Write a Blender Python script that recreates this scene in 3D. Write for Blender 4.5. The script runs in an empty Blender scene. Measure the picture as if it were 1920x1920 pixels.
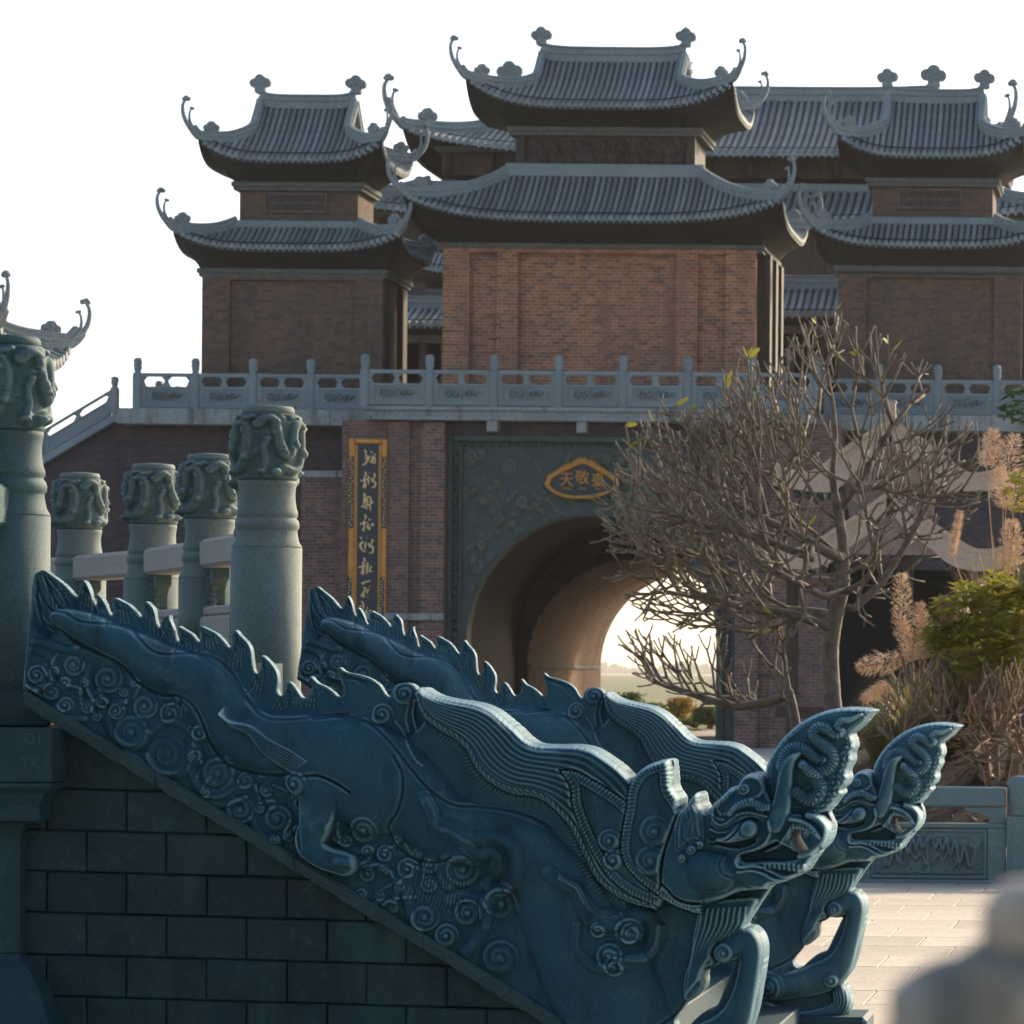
import bpy, bmesh, math, random
import numpy as np
from mathutils import Vector, Matrix, noise as mnoise

random.seed(7); RNG = np.random.default_rng(7)
SC = bpy.context.scene
COL = SC.collection

# ------------------------------------------------------------------ camera
F_PX, PX0, PY0, HE, ROLL = 7000.0, 2200.0, 1270.0, 1.80, 0.009
cam_d = bpy.data.cameras.new('camera'); cam = bpy.data.objects.new('camera', cam_d); COL.objects.link(cam)
cam_d.sensor_width = 36.0; cam_d.lens = F_PX / 1920.0 * 36.0
cam_d.shift_x = (960 - PX0) / 1920.0; cam_d.shift_y = (PY0 - 960) / 1920.0
cam_d.clip_start = 0.1; cam_d.clip_end = 20000
cam.location = (0, 0, HE)
cam.rotation_euler = (Matrix.Rotation(math.pi / 2, 3, 'X') @ Matrix.Rotation(ROLL, 3, 'Z')).to_euler()
cam_d.dof.use_dof = True; cam_d.dof.focus_distance = 14.4; cam_d.dof.aperture_fstop = 15.0
SC.camera = cam

# ------------------------------------------------------------------ sky, sun, exposure
SUN_AZ, SUN_EL = math.radians(34), math.radians(24)      # measured from +Y (away from the camera) towards +X
world = bpy.data.worlds.new('World'); SC.world = world; world.use_nodes = True
wn, wl = world.node_tree.nodes, world.node_tree.links
bg = wn['Background']; sky = wn.new('ShaderNodeTexSky'); sky.sky_type = 'NISHITA'; sky.sun_disc = False
sky.sun_elevation = SUN_EL; sky.sun_rotation = SUN_AZ
sky.air_density = 0.7; sky.dust_density = 2.0; sky.ozone_density = 0.0; sky.altitude = 0
wl.new(sky.outputs[0], bg.inputs[0]); bg.inputs[1].default_value = 0.15
sun_d = bpy.data.lights.new('sun', 'SUN'); sun_d.energy = 2.8; sun_d.angle = math.radians(4); sun_d.color = (1.0, 0.80, 0.56)
sun = bpy.data.objects.new('sun', sun_d); COL.objects.link(sun)
sdir = Vector((math.sin(SUN_AZ) * math.cos(SUN_EL), math.cos(SUN_AZ) * math.cos(SUN_EL), math.sin(SUN_EL)))
sun.rotation_euler = sdir.to_track_quat('Z', 'Y').to_euler(); sun.location = sdir * 60
SC.view_settings.view_transform = 'Standard'; SC.view_settings.look = 'None'
SC.view_settings.exposure = 0.98; SC.view_settings.gamma = 1.0
SC.render.engine = 'CYCLES'
SC.cycles.use_denoising = True; SC.cycles.max_bounces = 4; SC.cycles.diffuse_bounces = 3; SC.cycles.volume_bounces = 1

# ------------------------------------------------------------------ helpers
_c, _s = math.cos(ROLL), math.sin(ROLL)
def U(px, py, Y):
    """world point at depth Y seen at photo pixel (px, py): used to survey where things stand"""
    dx, dy = px - PX0, py - PY0
    return Vector(((dx * _c + dy * _s) * Y / F_PX, Y, HE - (-dx * _s + dy * _c) * Y / F_PX))
def UX(px, py, Y): return U(px, py, Y).x
def UZ(px, py, Y): return U(px, py, Y).z

def link(o, parent=None):
    COL.objects.link(o)
    if parent is not None: o.parent = parent
    return o
def tag(o, label=None, cat=None, group=None, kind=None):
    if label: o['label'] = label
    if cat: o['category'] = cat
    if group: o['group'] = group
    if kind: o['kind'] = kind
    return o
def empty(name, loc=(0, 0, 0), rz=0.0):
    o = bpy.data.objects.new(name, None); o.location = loc; o.rotation_euler[2] = rz
    o.empty_display_size = 0.2
    return link(o)
def obj(name, me, parent=None, mat=None):
    o = bpy.data.objects.new(name, me)
    if mat is not None and not me.materials: me.materials.append(mat)
    return link(o, parent)
def copy_tree(o, parent=None):
    c = o.copy(); COL.objects.link(c); c.parent = parent
    for ch in list(o.children): copy_tree(ch, c)
    return c

class MB:
    """collects shapes into one mesh"""
    def __init__(s): s.v, s.f, s.sm = [], [], []
    def add(s, vs, fs, smooth=False):
        b = len(s.v); s.v.extend([tuple(v) for v in vs]); s.f.extend([tuple(i + b for i in f) for f in fs]); s.sm.extend([smooth] * len(fs))
        return s
    def box(s, c, d, ch=0.0, rot=None):
        """box centred at c with full sizes d, chamfered by ch"""
        hx, hy, hz = d[0] / 2, d[1] / 2, d[2] / 2
        if ch <= 0:
            vs = [(x, y, z) for z in (-hz, hz) for y in (-hy, hy) for x in (-hx, hx)]
            fs = [(0, 2, 3, 1), (4, 5, 7, 6), (0, 1, 5, 4), (2, 6, 7, 3), (0, 4, 6, 2), (1, 3, 7, 5)]
        else:
            bm = bmesh.new(); bmesh.ops.create_cube(bm, size=1.0)
            for v in bm.verts: v.co = Vector((v.co.x * d[0], v.co.y * d[1], v.co.z * d[2]))
            bmesh.ops.bevel(bm, geom=list(bm.edges), offset=min(ch, min(d) * 0.45), segments=1, affect='EDGES')
            bm.verts.index_update()
            vs = [v.co[:] for v in bm.verts]; fs = [[v.index for v in f.verts] for f in bm.faces]; bm.free()
        R = rot if rot is not None else Matrix.Identity(3)
        cc = Vector(c)
        return s.add([R @ Vector(v) + cc for v in vs], fs)
    def prism(s, poly, y0, y1, ax='y'):
        """polygon in (x, z), extruded from y0 to y1 (ax 'y'), or polygon in (y, z) extruded along x (ax 'x')"""
        n = len(poly)
        if ax == 'y': vs = [(p[0], y0, p[1]) for p in poly] + [(p[0], y1, p[1]) for p in poly]
        elif ax == 'x': vs = [(y0, p[0], p[1]) for p in poly] + [(y1, p[0], p[1]) for p in poly]
        else: vs = [(p[0], p[1], y0) for p in poly] + [(p[0], p[1], y1) for p in poly]
        fs = [tuple(range(n))[::-1], tuple(range(n, 2 * n))] + [(i, (i + 1) % n, n + (i + 1) % n, n + i) for i in range(n)]
        return s.add(vs, fs)
    def lathe(s, prof, n=24, c=(0, 0, 0), smooth=True):
        vs = [(c[0] + r * math.cos(2 * math.pi * k / n), c[1] + r * math.sin(2 * math.pi * k / n), c[2] + z) for r, z in prof for k in range(n)]
        fs = [(i * n + k, i * n + (k + 1) % n, (i + 1) * n + (k + 1) % n, (i + 1) * n + k) for i in range(len(prof) - 1) for k in range(n)]
        fs.append(tuple(range(n))[::-1]); fs.append(tuple(range((len(prof) - 1) * n, len(prof) * n)))
        return s.add(vs, fs, smooth)
    def sqlathe(s, prof, c=(0, 0, 0)):
        """stack of rectangles (hx, hy, z)"""
        vs = []
        for hx, hy, z in prof: vs += [(c[0] - hx, c[1] - hy, c[2] + z), (c[0] + hx, c[1] - hy, c[2] + z), (c[0] + hx, c[1] + hy, c[2] + z), (c[0] - hx, c[1] + hy, c[2] + z)]
        fs = [(i * 4 + k, i * 4 + (k + 1) % 4, (i + 1) * 4 + (k + 1) % 4, (i + 1) * 4 + k) for i in range(len(prof) - 1) for k in range(4)]
        fs += [(3, 2, 1, 0), tuple(len(vs) - 4 + k for k in range(4))]
        return s.add(vs, fs)
    def tube(s, pts, rad, n=6, cap=True, smooth=True, flat=1.0):
        pts = [Vector(p) for p in pts]; m = len(pts)
        if not hasattr(rad, '__len__'): rad = [rad] * m
        t = (pts[1] - pts[0]).normalized(); up = Vector((0, 0, 1)) if abs(t.z) < 0.9 else Vector((1, 0, 0))
        nx = t.cross(up).normalized(); vs = []
        for i in range(m):
            t2 = (pts[min(i + 1, m - 1)] - pts[max(i - 1, 0)])
            t2 = t2.normalized() if t2.length > 1e-9 else t
            nx = (nx - t2 * nx.dot(t2)); nx = nx.normalized() if nx.length > 1e-6 else t2.orthogonal().normalized()
            ny = t2.cross(nx); t = t2
            for k in range(n):
                a = 2 * math.pi * k / n
                vs.append(pts[i] + nx * (math.cos(a) * rad[i]) + ny * (math.sin(a) * rad[i] * flat))
        fs = [(i * n + k, i * n + (k + 1) % n, (i + 1) * n + (k + 1) % n, (i + 1) * n + k) for i in range(m - 1) for k in range(n)]
        if cap: fs += [tuple(range(n))[::-1], tuple(range((m - 1) * n, m * n))]
        return s.add(vs, fs, smooth)
    def sweep(s, path, sect, side=None, cap=True):
        """sweep a closed (u, v) section along path; u is sideways (horizontal), v is up"""
        path = [Vector(p) for p in path]; m, n = len(path), 0; vs = []
        for i in range(m):
            t = (path[min(i + 1, m - 1)] - path[max(i - 1, 0)]).normalized()
            sd = Vector(side) if side is not None else t.cross(Vector((0, 0, 1)))
            sd = sd.normalized() if sd.length > 1e-6 else Vector((1, 0, 0))
            up = sd.cross(t).normalized()
            sc = sect(i / (m - 1)) if callable(sect) else sect
            n = len(sc)
            for a, b in sc: vs.append(path[i] + sd * a + up * b)
        fs = [(i * n + k, i * n + (k + 1) % n, (i + 1) * n + (k + 1) % n, (i + 1) * n + k) for i in range(m - 1) for k in range(n)]
        if cap: fs += [tuple(range(n))[::-1], tuple(range((m - 1) * n, m * n))]
        return s.add(vs, fs)
    def mesh(s, name, mat=None):
        me = bpy.data.meshes.new(name); me.from_pydata(s.v, [], s.f)
        if any(s.sm): me.polygons.foreach_set('use_smooth', s.sm)
        me.update()
        if mat is not None: me.materials.append(mat)
        return me
    def build(s, name, mat, parent=None, fix=True):
        me = s.mesh(name, mat)
        if fix:
            bm = bmesh.new(); bm.from_mesh(me); bmesh.ops.recalc_face_normals(bm, faces=bm.faces); bm.to_mesh(me); bm.free()
        return obj(name, me, parent)

def crom(pts, n=8):
    """Catmull-Rom through points of any dimension"""
    P = [np.array(p, float) for p in pts]
    if len(P) < 3: return [P[0] + (P[-1] - P[0]) * t for t in np.linspace(0, 1, n + 1)]
    Q = [2 * P[0] - P[1]] + P + [2 * P[-1] - P[-2]]; out = []
    for i in range(1, len(Q) - 2):
        a, b, c, d = Q[i - 1], Q[i], Q[i + 1], Q[i + 2]
        for k in range(n):
            t = k / n
            out.append(0.5 * ((2 * b) + (c - a) * t + (2 * a - 5 * b + 4 * c - d) * t * t + (3 * b - a - 3 * c + d) * t ** 3))
    out.append(P[-1]); return out

# ------------------------------------------------------------------ materials
def mat_new(name):
    m = bpy.data.materials.new(name); m.use_nodes = True
    return m, m.node_tree.nodes, m.node_tree.links, m.node_tree.nodes['Principled BSDF']
def ramp(nd, lk, src, stops):
    r = nd.new('ShaderNodeValToRGB'); e = r.color_ramp.elements
    while len(e) < len(stops): e.new(0.5)
    for el, (p, c) in zip(e, stops): el.position = p; el.color = (c[0], c[1], c[2], 1)
    lk.new(src, r.inputs[0]); return r.outputs[0]
def noise_tex(nd, lk, scale, detail=6, rough=0.6, coord='Object', stretch=None):
    tc = nd.new('ShaderNodeTexCoord'); n = nd.new('ShaderNodeTexNoise'); n.inputs['Scale'].default_value = scale
    n.inputs['Detail'].default_value = detail; n.inputs['Roughness'].default_value = rough
    src = tc.outputs[coord]
    if stretch:
        mp = nd.new('ShaderNodeMapping'); mp.inputs['Scale'].default_value = stretch; lk.new(src, mp.inputs[0]); src = mp.outputs[0]
    lk.new(src, n.inputs['Vector']); return n.outputs['Fac']
def mixc(nd, lk, fac, a, b, mode='MIX'):
    m = nd.new('ShaderNodeMix'); m.data_type = 'RGBA'; m.blend_type = mode
    for sock, v in ((0, fac), (6, a), (7, b)):
        if hasattr(v, 'is_linked') or hasattr(v, 'links'): lk.new(v, m.inputs[sock])
        elif isinstance(v, (int, float)): m.inputs[sock].default_value = v
        else: m.inputs[sock].default_value = (v[0], v[1], v[2], 1)
    return m.outputs[2]
def bump(nd, lk, b, fac, strength=0.3, dist=0.01):
    n = nd.new('ShaderNodeBump'); n.inputs['Strength'].default_value = strength; n.inputs['Distance'].default_value = dist
    lk.new(fac, n.inputs['Height']); lk.new(n.outputs[0], b.inputs['Normal'])
def stone(name, c1, c2, scale=3.0, rough=0.75, speck=None, fine=60.0, bstr=0.25, bdist=0.004, wear=None, rand=0.0, streak=None, spec=0.3):
    """stone: two tones mixed by broad noise, fine grain, optional lichen/streak stains"""
    m, nd, lk, b = mat_new(name)
    n1 = noise_tex(nd, lk, scale, 8, 0.65); n2 = noise_tex(nd, lk, fine, 4, 0.7)
    col = ramp(nd, lk, n1, [(0.33, c1), (0.67, c2)])
    col = mixc(nd, lk, 0.45, col, ramp(nd, lk, n2, [(0.3, tuple(x * 0.45 for x in c1)), (0.7, tuple(min(1, x * 1.5) for x in c2))]))
    if speck:
        n3 = noise_tex(nd, lk, scale * 4.0, 6, 0.75)
        col = mixc(nd, lk, ramp(nd, lk, n3, [(0.56, (0, 0, 0)), (0.70, (0.8, 0.8, 0.8))]), col, speck)
    if streak:
        n4 = noise_tex(nd, lk, 1.0, 6, 0.7, stretch=streak[0])
        col = mixc(nd, lk, ramp(nd, lk, n4, [(0.50, (0, 0, 0)), (0.66, (0.9, 0.9, 0.9))]), col, streak[1])
    if wear:
        at = nd.new('ShaderNodeAttribute'); at.attribute_name = 'wear'
        col = mixc(nd, lk, at.outputs['Fac'], col, wear)
    if rand:
        oi = nd.new('ShaderNodeObjectInfo'); mr = nd.new('ShaderNodeMapRange'); mr.inputs[3].default_value = 1 - rand; mr.inputs[4].default_value = 1 + rand
        lk.new(oi.outputs['Random'], mr.inputs[0]); hs = nd.new('ShaderNodeHueSaturation'); lk.new(mr.outputs[0], hs.inputs['Value']); lk.new(col, hs.inputs['Color']); col = hs.outputs[0]
    lk.new(col, b.inputs['Base Color']); b.inputs['Roughness'].default_value = rough; b.inputs['Specular IOR Level'].default_value = spec
    n5 = noise_tex(nd, lk, fine * 0.16, 5, 0.7); am = nd.new('ShaderNodeMath'); am.operation = 'MULTIPLY_ADD'; am.inputs[1].default_value = 1.6; lk.new(n5, am.inputs[0]); lk.new(n2, am.inputs[2])
    bump(nd, lk, b, am.outputs[0], bstr, bdist)
    return m
def plain(name, c, rough=0.6, metal=0.0, var=0.0, scale=5.0):
    m, nd, lk, b = mat_new(name); b.inputs['Roughness'].default_value = rough; b.inputs['Metallic'].default_value = metal
    if var:
        n = noise_tex(nd, lk, scale, 6, 0.7)
        lk.new(ramp(nd, lk, n, [(0.3, tuple(x * (1 - var) for x in c)), (0.7, tuple(min(1, x * (1 + var)) for x in c))]), b.inputs['Base Color'])
        bump(nd, lk, b, n, 0.2, 0.01)
    else: b.inputs['Base Color'].default_value = (*c, 1)
    return m
def brick_mat(name, a, b_, mortar, axis='xz', dark=(0.05, 0.04, 0.045), amount=0.5, stain=None):
    """far brickwork (courses a few pixels high): colour and relief by a brick pattern in metres"""
    m, nd, lk, b = mat_new(name)
    tc = nd.new('ShaderNodeTexCoord'); sp = nd.new('ShaderNodeSeparateXYZ'); lk.new(tc.outputs['Object'], sp.inputs[0])
    cb = nd.new('ShaderNodeCombineXYZ'); ad = nd.new('ShaderNodeMath'); ad.operation = 'ADD'
    lk.new(sp.outputs[0], ad.inputs[0]); lk.new(sp.outputs[1], ad.inputs[1]); lk.new(ad.outputs[0], cb.inputs[0]); lk.new(sp.outputs[2], cb.inputs[1])
    br = nd.new('ShaderNodeTexBrick'); lk.new(cb.outputs[0], br.inputs['Vector'])
    br.inputs['Scale'].default_value = 1.0; br.inputs['Brick Width'].default_value = 0.215; br.inputs['Row Height'].default_value = 0.086
    br.inputs['Mortar Size'].default_value = 0.011; br.inputs['Mortar Smooth'].default_value = 0.1; br.inputs['Bias'].default_value = -0.1
    br.inputs['Color1'].default_value = (*a, 1); br.inputs['Color2'].default_value = (*b_, 1); br.inputs['Mortar'].default_value = (*mortar, 1)
    # a second pattern picks single over-burnt bricks
    br2 = nd.new('ShaderNodeTexBrick'); lk.new(cb.outputs[0], br2.inputs['Vector'])
    for k in ('Scale', 'Brick Width', 'Row Height'): br2.inputs[k].default_value = br.inputs[k].default_value
    br2.inputs['Mortar Size'].default_value = 0.0; br2.inputs['Color1'].default_value = (0, 0, 0, 1); br2.inputs['Color2'].default_value = (1, 1, 1, 1); br2.inputs['Bias'].default_value = -0.25
    n1 = noise_tex(nd, lk, 0.6, 5, 0.7); n2 = noise_tex(nd, lk, 7.0, 4, 0.7)
    f = nd.new('ShaderNodeMath'); f.operation = 'MULTIPLY'; lk.new(br2.outputs['Color'], f.inputs[0]); lk.new(ramp(nd, lk, n1, [(0.3, (amount * 0.4,) * 3), (0.7, (min(1, amount * 1.6),) * 3)]), f.inputs[1])
    col = mixc(nd, lk, f.outputs[0], br.outputs['Color'], dark)
    col = mixc(nd, lk, 0.35, col, ramp(nd, lk, n2, [(0.3, (0.5, 0.5, 0.5)), (0.7, (1.5, 1.5, 1.5))]), 'MULTIPLY')
    if stain:
        n3 = noise_tex(nd, lk, 0.9, 6, 0.75, stretch=(1.4, 1.4, 0.22)); col = mixc(nd, lk, ramp(nd, lk, n3, [(0.48, (0, 0, 0)), (0.66, (0.8, 0.8, 0.8))]), col, stain)
    lk.new(col, b.inputs['Base Color']); b.inputs['Roughness'].default_value = 0.9
    bump(nd, lk, b, br.outputs['Fac'], -0.5, 0.01)
    return m

M = {}
M['dragon'] = stone('dragon_stone', (0.010, 0.058, 0.096), (0.024, 0.100, 0.148), 2.2, 0.6, speck=(0.06, 0.155, 0.185), fine=170, bstr=0.5, bdist=0.004, spec=0.15, streak=((7, 7, 1.1), (0.010, 0.038, 0.058)), wear=(0.22, 0.40, 0.45))
M['wall_block'] = stone('wall_block_stone', (0.0035, 0.024, 0.034), (0.012, 0.050, 0.060), 3.5, 0.65, speck=(0.022, 0.080, 0.085), fine=90, bstr=0.4, rand=0.16, streak=((5, 5, 1.5), (0.020, 0.070, 0.072)))
M['cap'] = stone('cap_stone', (0.022, 0.066, 0.080), (0.060, 0.125, 0.135), 6, 0.8, speck=(0.018, 0.035, 0.022), fine=80, bstr=0.5, bdist=0.01)
M['joint'] = plain('dark_joint', (0.012, 0.016, 0.018), 0.95)
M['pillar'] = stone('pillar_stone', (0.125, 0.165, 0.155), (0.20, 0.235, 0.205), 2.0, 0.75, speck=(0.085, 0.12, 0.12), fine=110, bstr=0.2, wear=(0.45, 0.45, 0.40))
M['pillar_carved'] = stone('pillar_carved_stone', (0.055, 0.095, 0.092), (0.105, 0.15, 0.138), 3.0, 0.75, fine=120, bstr=0.2, wear=(0.24, 0.30, 0.27))
M['platform'] = stone('platform_stone', (0.006, 0.036, 0.050), (0.018, 0.066, 0.082), 3.0, 0.65, speck=(0.03, 0.095, 0.105), fine=90)
M['balus'] = stone('balustrade_stone', (0.145, 0.19, 0.20), (0.24, 0.29, 0.29), 1.6, 0.8, speck=(0.14, 0.19, 0.21), fine=50, rand=0.08)
M['court'] = stone('courtyard_balustrade_stone', (0.12, 0.19, 0.205), (0.19, 0.265, 0.27), 1.8, 0.7, speck=(0.10, 0.15, 0.15), fine=80)
M['tile'] = stone('roof_tile', (0.108, 0.146, 0.148), (0.235, 0.272, 0.266), 1.2, 0.5, fine=30, rand=0.22, bstr=0.3, bdist=0.01)
M['pan'] = stone('roof_pan_tile', (0.030, 0.046, 0.052), (0.062, 0.085, 0.090), 1.2, 0.6, fine=30, bstr=0.4, bdist=0.01)
M['ridge'] = stone('ridge_mortar', (0.155, 0.198, 0.20), (0.255, 0.30, 0.292), 0.9, 0.85, speck=(0.17, 0.20, 0.20), fine=25, bstr=0.2, bdist=0.01)
M['soffit'] = stone('eave_wood', (0.014, 0.020, 0.020), (0.038, 0.036, 0.030), 1.0, 0.7, fine=20, bstr=0.2, streak=((2.5, 2.5, 0.2), (0.03, 0.03, 0.03)))
M['wood'] = stone('dark_wood', (0.035, 0.03, 0.027), (0.075, 0.055, 0.042), 1.0, 0.6, fine=20, streak=((6, 6, 0.4), (0.02, 0.02, 0.02)))
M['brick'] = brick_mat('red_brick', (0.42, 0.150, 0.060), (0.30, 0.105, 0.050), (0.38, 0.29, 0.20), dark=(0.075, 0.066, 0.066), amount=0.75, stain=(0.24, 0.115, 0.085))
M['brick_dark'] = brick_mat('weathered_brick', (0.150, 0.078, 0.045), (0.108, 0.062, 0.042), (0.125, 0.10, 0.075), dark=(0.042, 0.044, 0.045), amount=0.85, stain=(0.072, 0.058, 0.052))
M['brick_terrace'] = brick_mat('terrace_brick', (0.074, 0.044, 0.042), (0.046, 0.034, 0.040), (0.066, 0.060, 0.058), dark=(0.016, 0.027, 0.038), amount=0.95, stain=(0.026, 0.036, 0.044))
M['brick_pier'] = brick_mat('pier_brick', (0.215, 0.095, 0.060), (0.145, 0.068, 0.052), (0.24, 0.20, 0.165), dark=(0.042, 0.048, 0.058), amount=0.85, stain=(0.105, 0.075, 0.065))
M['brick_tunnel'] = brick_mat('tunnel_brick', (0.30, 0.17, 0.10), (0.24, 0.14, 0.09), (0.26, 0.19, 0.13), dark=(0.10, 0.07, 0.05), amount=0.4, stain=(0.12, 0.08, 0.055))
M['cornice'] = stone('cornice_concrete', (0.17, 0.20, 0.20), (0.30, 0.32, 0.30), 1.3, 0.9, speck=(0.40, 0.37, 0.31), fine=20, streak=((3, 3, 0.3), (0.10, 0.11, 0.10)))
M['bronze'] = stone('arch_relief_bronze', (0.022, 0.044, 0.042), (0.050, 0.078, 0.066), 2.0, 0.5, fine=30, wear=(0.16, 0.14, 0.085))
M['gold'] = plain('gilt', (0.52, 0.235, 0.05), 0.45, 0.5, 0.25, 12)
M['gold_pale'] = plain('gilt_letters', (0.85, 0.62, 0.32), 0.4, 0.35, 0.15, 20)
M['lacquer'] = plain('blue_black_lacquer', (0.010, 0.026, 0.034), 0.35)
M['paver'] = stone('paving_stone', (0.46, 0.40, 0.31), (0.63, 0.55, 0.43), 1.2, 0.75, speck=(0.36, 0.32, 0.27), fine=60, rand=0.13)
M['ground'] = stone('ground_paving', (0.36, 0.33, 0.28), (0.46, 0.42, 0.36), 0.4, 0.85, fine=20)

M['lattice'] = stone('lattice_wood', (0.085, 0.068, 0.06), (0.14, 0.11, 0.095), 1.0, 0.7, fine=20)
M['dragon_pale'] = stone('haze_lit_dragon_stone', (0.026, 0.088, 0.130), (0.058, 0.155, 0.200), 2.2, 0.6, speck=(0.12, 0.22, 0.25), fine=170, bstr=0.5, bdist=0.004, spec=0.15, streak=((7, 7, 1.1), (0.018, 0.060, 0.085)), wear=(0.28, 0.45, 0.50))  # paler dragon stone; light and haze on the far twin go into its colour
M['pillar_shaded'] = stone('shaded_pillar_stone', (0.030, 0.072, 0.080), (0.062, 0.118, 0.122), 2.5, 0.7, speck=(0.025, 0.055, 0.06), fine=110, bstr=0.3, wear=(0.16, 0.25, 0.25))  # pillar stone darkened: shade on the nearest pillar put into its colour
M['post_pale'] = stone('pale_post_stone', (0.36, 0.31, 0.25), (0.52, 0.45, 0.37), 3.0, 0.8, speck=(0.20, 0.20, 0.18), fine=90, bstr=0.3, wear=(0.60, 0.54, 0.46))
M['rail_stone'] = stone('rail_stone', (0.33, 0.28, 0.23), (0.46, 0.40, 0.33), 2.0, 0.8, speck=(0.24, 0.22, 0.19), fine=90, bstr=0.3)
M['cornice_dark'] = stone('eave_cornice', (0.075, 0.085, 0.078), (0.13, 0.135, 0.12), 1.3, 0.85, fine=20, bstr=0.3)

# ------------------------------------------------------------------ carved relief engine (height over a plane, in survey units)
def blur(a, n=1):
    for _ in range(n):
        a = (a + np.roll(a, 1, 0) + np.roll(a, -1, 0)) / 3.0; a = (a + np.roll(a, 1, 1) + np.roll(a, -1, 1)) / 3.0
    return a
def inside(X, Y, poly):
    m = np.zeros(X.shape, bool); n = len(poly); ys = Y[:, 0]
    for i in range(n):
        (x1, y1), (x2, y2) = poly[i], poly[(i + 1) % n]
        if y1 == y2: continue
        r = np.where((ys >= min(y1, y2)) & (ys < max(y1, y2)))[0]
        if len(r) == 0: continue
        xi = x1 + (ys[r] - y1) / (y2 - y1) * (x2 - x1)
        m[r] ^= X[r] > xi[:, None]
    return m
def resample(p, d=1.5):
    p = np.array(p, float); s = np.r_[0, np.cumsum(np.hypot(*np.diff(p[:, :2], axis=0).T))]
    n = max(2, int(s[-1] / d) + 1); t = np.linspace(0, s[-1], n)
    return np.stack([np.interp(t, s, p[:, k]) for k in range(p.shape[1])], 1), t
class Relief:
    def __init__(s, x0, y0, x1, y1, step):
        s.x0, s.y0, s.st = x0, y0, step
        s.X, s.Y = np.meshgrid(np.arange(x0, x1 + step / 2, step), np.arange(y0, y1 + step / 2, step))
        s.H = np.zeros(s.X.shape); s.R = np.zeros(s.X.shape, np.int8)
    def win(s, cx, cy, r):
        j0 = max(0, int((cx - r - s.x0) / s.st)); j1 = min(s.X.shape[1], int((cx + r - s.x0) / s.st) + 2)
        i0 = max(0, int((cy - r - s.y0) / s.st)); i1 = min(s.X.shape[0], int((cy + r - s.y0) / s.st) + 2)
        return (slice(i0, i1), slice(j0, j1)) if i1 > i0 and j1 > j0 else None
    def stamp(s, path, rad, sm=True):
        """distance field ratio (1 - d/r clipped) and arc length along a path"""
        p = [tuple(q) for q in path]
        if sm: p = crom(p, 8)
        p = np.array(p, float)
        if p.shape[1] == 2: p = np.c_[p, np.full(len(p), rad)]
        p, t = resample(p, s.st * 0.8)
        v = np.full(s.X.shape, -1.0); arc = np.zeros(s.X.shape)
        for (x, y, r), tt in zip(p, t):
            w = s.win(x, y, r)
            if w is None: continue
            d2 = 1 - ((s.X[w] - x) ** 2 + (s.Y[w] - y) ** 2) / (r * r)
            u = d2 > v[w]; v[w][u] = d2[u]; arc[w][u] = tt
        return v, arc
    def tube(s, path, rad=None, amp=10, mode='add', base=None, scales=None, reg=None, k=0.5, line=1.6, sm=True):
        v, arc = s.stamp(path, rad, sm); m = v > 0; vv = np.where(m, v, 0)
        h = amp * (1.45 if mode == 'add' else 1.1) * vv ** k
        if scales:
            per, a = scales; h = h + m * a * (np.abs(np.sin(np.pi * arc / per + 2.2 * np.sqrt(1 - vv))) - 0.5) * np.minimum(1, vv * 4)
        if line and mode == 'add' and amp > 0: h = h - m * line * np.exp(-((np.sqrt(1 - vv) - 0.72) / 0.07) ** 2)
        if mode == 'add': s.H = s.H + h
        else:
            b = np.where(m, (0 if base is None else base) + h, -1e9); s.H = np.maximum(s.H, b)
        if reg is not None: s.R[m] = reg
        return m
    def groove(s, path, w=2.0, depth=3.0, sm=True):
        v, _ = s.stamp(path, w * 2.2, sm); m = v > 0
        s.H = s.H - 1.55 * depth * np.where(m, np.exp(-(1 - v) * 4.8), 0)
    def ridge(s, path, w=3.0, amp=4.0, sm=True): s.groove(path, w, -amp, sm)
    def spiral(s, cx, cy, R, d=1, turns=2.0, amp=9.0, ph=0.0):
        w = s.win(cx, cy, R * 1.05)
        if w is None: return
        dx, dy = s.X[w] - cx, s.Y[w] - cy; r = np.hypot(dx, dy); a = np.arctan2(dy, dx)
        p = r / R * turns - d * a / (2 * np.pi) + ph
        ring = np.abs(np.cos(np.pi * p)) ** 0.7
        ball = np.sqrt(np.clip(1 - (r / (0.24 * R)) ** 2, 0, 1))
        f = np.clip((R - r) / (0.16 * R), 0, 1); f = f * f * (3 - 2 * f)
        h = amp * (0.55 * (1 - (r / R) ** 2).clip(0, 1) + 0.62 * ring * np.clip((r / R - 0.18) * 8, 0, 1) + 0.8 * ball) * f
        s.H[w] = s.H[w] + 1.5 * (h - 0.30 * amp * f * np.clip((r / R - 0.75) * 8, 0, 1))
    def poly(s, pts, sm=0):
        p = [tuple(q) for q in (crom(list(pts) + [pts[0]], sm) if sm else pts)]
        return inside(s.X, s.Y, p)
    def edge(s, m, n):
        """0..1 ramp rising n cells from the border of mask m inwards"""
        a = m.astype(float); acc = a.copy()
        for _ in range(n - 1):
            b = a.copy()
            b[1:] = np.minimum(b[1:], a[:-1]); b[:-1] = np.minimum(b[:-1], a[1:]); b[:, 1:] = np.minimum(b[:, 1:], a[:, :-1]); b[:, :-1] = np.minimum(b[:, :-1], a[:, 1:])
            a = b; acc += a
        return acc / n

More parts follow.
